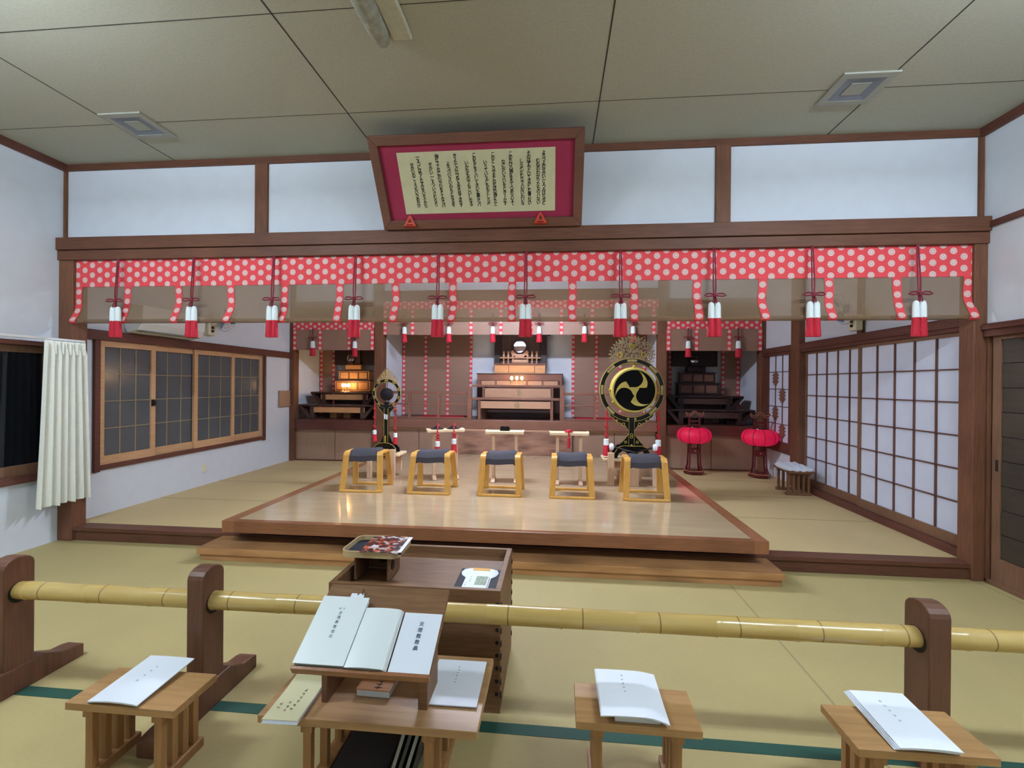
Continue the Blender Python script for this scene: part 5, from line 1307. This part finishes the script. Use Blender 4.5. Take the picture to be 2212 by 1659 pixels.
# things on the desk
t = thing('cream_booklet', 'cream booklet with white pages at the left edge of the reading desk', 'booklet', (-.886, 1.425, .301), .035)
for k in range(3): MB().box(-.06+.001*k, .06+.001*k, .002*k, .215+.002*k, .0035*k, .0035*k+.003).build('pages', M['white'], t)
g = [[(-.061+.122*k/6, .003+.222*i/6, .0125+.012*max(0, i/6-.4)**2*2) for k in range(7)] for i in range(7)]
mb = MB(); mb.sheet(g, thick=.0015, off=(0, 0, -1)); mb.build('cover', M['cream'], t, smooth=True)
mb = MB(); TX = Matrix.Translation((0, 0, .0142)); marks(mb, .018, .165, 7, .010, .0185, TX, 21, -.001); marks(mb, -.008, .085, 3, .009, .02, TX, 22); marks(mb, -.035, .075, 2, .011, .02, TX, 23); mb.build('title_print', M['ink'], t)
t, mb = pamphlet('white pamphlet lying on the right side of the reading desk', (-.358, 1.565, .301), 0.01, .19, .255, tilt=.002, seed=9)
mb = MB(); marks(mb, .0, .205, 6, .008, .018, Matrix.Translation((0, 0, .0108)), 9); finish_marks(t, mb)
t = thing('orange_book', 'thick orange-brown book lying under the slanted book rest', 'book', (-.635, 1.585, .301), -.02)
MB().box(-.06, .06, 0, .165, .0, .022).build('page_block', M['pages'], t); MB().box(-.062, .062, -.002, .168, .022, .025).build('cover', M['orange'], t, bevel=.001)
mb = MB(); marks(mb, .015, .07, 3, .022, .03, Matrix.Translation((0, 0, .0256)), 31); mb.build('title_print', M['ink'], t)
for k in range(4):
    x = -.575+.024*k
    mb = MB(); T1 = Matrix.Translation((x, 1.52, .002)) @ Matrix.Rotation(math.radians(16), 4, 'Y')
    o = MB().box(0, .011, 0, .2, 0, .225, Matrix.Rotation(math.radians(17), 4, 'Y')).build('leaning_folder', M['magl'] if k in (0, 2) else M['magz'], loc=(x, 1.53, .006))
    tag(o, 'thin paper folder leaning under the reading desk, %s of four' % ('leftmost' if k == 0 else 'second' if k == 1 else 'third' if k == 2 else 'rightmost'), 'folder', 'folders under the reading desk')

o = MB().box(-.1, .1, -.13, .13, 0, .03).build('dark_slab', M['magz'], loc=(-.69, 1.68, .002), bevel=.004); tag(o, 'dark slab lying flat on the tatami under the reading desk', 'folder')  # plain slab filling the dark area between the desk legs
# ================================================================== offering box with its tray and pad
t = thing('offering_box', 'brown open-topped offering box with finger joints behind the bamboo rail', 'offering box', (-.61, 1.965, 0))
w, d, h = .385, .52, .527
MB().box(-w, w, .0, .024, 0, h).build('front_board', M['boxwood'], t, bevel=.002)
MB().box(-w, w, d-.024, d, 0, h).build('back_board', M['boxwood'], t, bevel=.002)
for sg in (-1, 1): MB().box(min(sg*w, sg*(w-.026)), max(sg*w, sg*(w-.026)), .024, d-.024, 0, h).build('side_board', M['boxwood'], t, bevel=.002)
mb = MB(); mb.prism([(.024, .455), (d-.024, .485), (d-.024, .465), (.024, .435)], -w+.02, w-.02, 'yz'); mb.build('sloping_lid', M['boxwood'], t)
mb = MB()
for k in range(8):
    z = .47-.055*k; mb.lathe([(.008, -.003), (.008, .003)], (w-.014, -.001, z), 8, axis='y')
    mb.box(w-.001, w+.004, .004, .02, z-.02, z)
    mb.box(w-.001, w+.004, d-.02, d-.004, z-.02, z)
mb.build('joint_peg', M['darkhole'], t)
# raised tray with leaflet
t = thing('tissue_tray', 'rounded wooden tray with black inside raised at the back left of the offering box', 'tray', (-.862, 2.20, .475))
def rrect(hx, hy, r, n=6):
    o = []
    for cx, cy, a0 in ((hx-r, hy-r, 0), (-hx+r, hy-r, PI/2), (-hx+r, -hy+r, PI), (hx-r, -hy+r, 3*PI/2)):
        for k in range(n+1):
            a = a0+PI/2*k/n; o.append((cx+r*math.cos(a), cy+r*math.sin(a)))
    return o
hx, hy = .14, .115
outer = rrect(hx, hy, .04); inner = rrect(hx-.006, hy-.006, .035); n = len(outer)
zb, zt = .12, .15
vs = [(x, y, zb) for x, y in outer]+[(x, y, zt) for x, y in outer]+[(x, y, zt) for x, y in inner]+[(x, y, zb+.006) for x, y in inner]
fs_ = []
for i in range(n):
    j = (i+1) % n; fs_ += [(i, j, n+j, n+i), (n+i, n+j, 2*n+j, 2*n+i), (2*n+i, 2*n+j, 3*n+j, 3*n+i)]
fs_ += [tuple(range(n-1, -1, -1))]
MB().add(vs, fs_).build('rim', M['tray'], t)
MB().add([(x, y, zb+.007) for x, y in inner], [tuple(range(n))]).build('black_lining', M['navy'], t)
mb = MB().box(-.085, -.075, -.08, .08, .0, zb).box(.075, .085, -.08, .08, 0, zb).box(-.085, .085, .07, .08, .0, zb); mb.build('pedestal', M['boxwood'], t, bevel=.003)
for yy in (-.045, .035): MB().lathe([(.026, 0), (.026, .003)], (-.0885, yy, .055), 18, axis='x').build('finger_hole', M['darkhole'], t)
MB().lathe([(.022, 0), (.022, .003)], (.0855, -.03, .06), 18, axis='x').build('finger_hole', M['darkhole'], t); MB().lathe([(.03, 0), (.03, .003)], (0, .0675, .06), 20, axis='y').build('finger_hole', M['darkhole'], t)
t = thing('photo_leaflet', 'colour photo leaflet lying across the rounded tray', 'leaflet', (-.81, 2.19, .622), .05)
g = [[(-.10+.2*k/6, -.115+.215*i/6, .006+.006*math.sin(k/6*PI)-.008*max(0, 1-i/1.5)*(k/6)) for k in range(7)] for i in range(7)]
mb = MB(); mb.sheet(g, thick=.0015, off=(0, 0, -1)); mb.build('sheet', M['photo'], t, smooth=True)
mb = MB(); mb.box(.082, .1, -.113, .1, .0068, .0078).build('white_edge', M['white'], t)
# pad of slips on black board
t = thing('slip_pad', 'white slip pad with an orange band on a black folder inside the offering box', 'note pad', (-.362, 2.17, .4665), -.02)
Rt = Matrix.Rotation(math.atan2(.03, .472), 4, 'X')
MB().box(-.1, .1, -.12, .13, .0, .008, Rt).build('black_folder', M['navy'], t, bevel=.003)
pl = [(-.062, -.125), (.062, -.125), (.062, .03), (.085, .055), (.093, .085), (.082, .115), (.055, .128), (-.055, .128), (-.082, .115), (-.093, .085), (-.085, .055), (-.062, .03)]
MB().prism(pl, .008, .011, 'xy', Rt).build('card', M['white'], t, bevel=.001)
MB().box(-.056, .056, -.12, .03, .011, .02, Rt).build('slips', M['white'], t)
MB().box(-.04, .045, .105, .127, .0112, .013, Rt).build('orange_band', M['yellowband'], t)
MB().box(-.005, .05, -.055, .03, .0202, .0206, Rt).build('printed_picture', M['picgreen'], t)
mb = MB(); marks(mb, -.03, .015, 3, .009, .02, Rt @ Matrix.Translation((0, 0, .0205)), 41); marks(mb, -.045, -.04, 2, .008, .02, Rt @ Matrix.Translation((0, 0, .0205)), 42); mb.build('title_print', M['inkgray'], t)

# ================================================================== bamboo barrier
t = thing('bamboo_barrier', 'low barrier of one long bamboo rail through dark timber posts', 'barrier', (0, 1.88, 0))
segs = []
x = -2.96; mb = MB(); rng = random.Random(4); pts = []; rad = []
R0 = .0385
while x < 2.62:
    L = .3
    for dx, r in ((.0, R0-.001), (.010, R0+.0005), (.02, R0-.0002), (.15, R0-.0008), (L-.014, R0-.0002), (L-.006, R0+.0016)):
        pts.append((x+dx, 0, .470+.0035*x)); rad.append(r)
    x += L
mb.tube(pts, rad, 28); mb.build('bamboo_rail', M['bamboo'], t, smooth=True)
for px in (-2.453, -1.509, 1.405, 2.345):
    prof = [(-.062, .0), (.062, 0), (.062, .57)]
    for k in range(9):
        a = PI*k/8; prof.append((.062*math.cos(a), .572+.042*math.sin(a)))
    prof.append((-.062, .57))
    p = MB().prism(prof, px-.038, px+.038, 'yz').build('post', M['post'], t, bevel=.005)
    ft = [(-.29, 0), (.285, 0), (.285, .062), (.25, .07), (.19, .075), (.1, .118), (-.1, .118), (-.19, .075), (-.25, .07), (-.29, .062)]
    MB().prism(ft, px-.045, px+.045, 'yz').build('foot', M['post'], p, bevel=.006)
    MB().tube([(px-.0395, 0, .462+.0035*px), (px+.0395, 0, .462+.0035*px)], .047, 24).build('rail_hole', M['darkhole'], p)

# ================================================================== stool with folded cloth by the screens
sc = slat_table('dark slatted stool with a white cloth near the sliding screens', (2.90, 5.93, S1), PI/2-.06, 'slat_stool', .46, .28, .30, M['table_d'], M['table_d'], 'stool', None, 5, .09)
g = []
for i in range(15):
    row = []
    for k in range(19):
        a, b = -1+2*k/18, -1+2*i/14
        r = math.hypot(a, b)
        q = max(abs(a), abs(b)); 
        x_, y_ = a*.235*(1-.12*b*b), b*.15*(1-.12*a*a)
        row.append((x_, y_, .035*(1-q**3)+.010*math.sin(a*7+b*4)*(1-q)+.006*math.sin(b*11)))
    g.append(row)
mb = MB(); mb.sheet(g, thick=.02, off=(0, 0, -1)); o = mb.build('folded_cloth', M['cloth'], loc=(2.90, 5.93, S1+.32), smooth=True); o.rotation_euler = (0, 0, PI/2-.06)
tag(o, 'white folded cloth piled on the dark slatted stool', 'cloth')
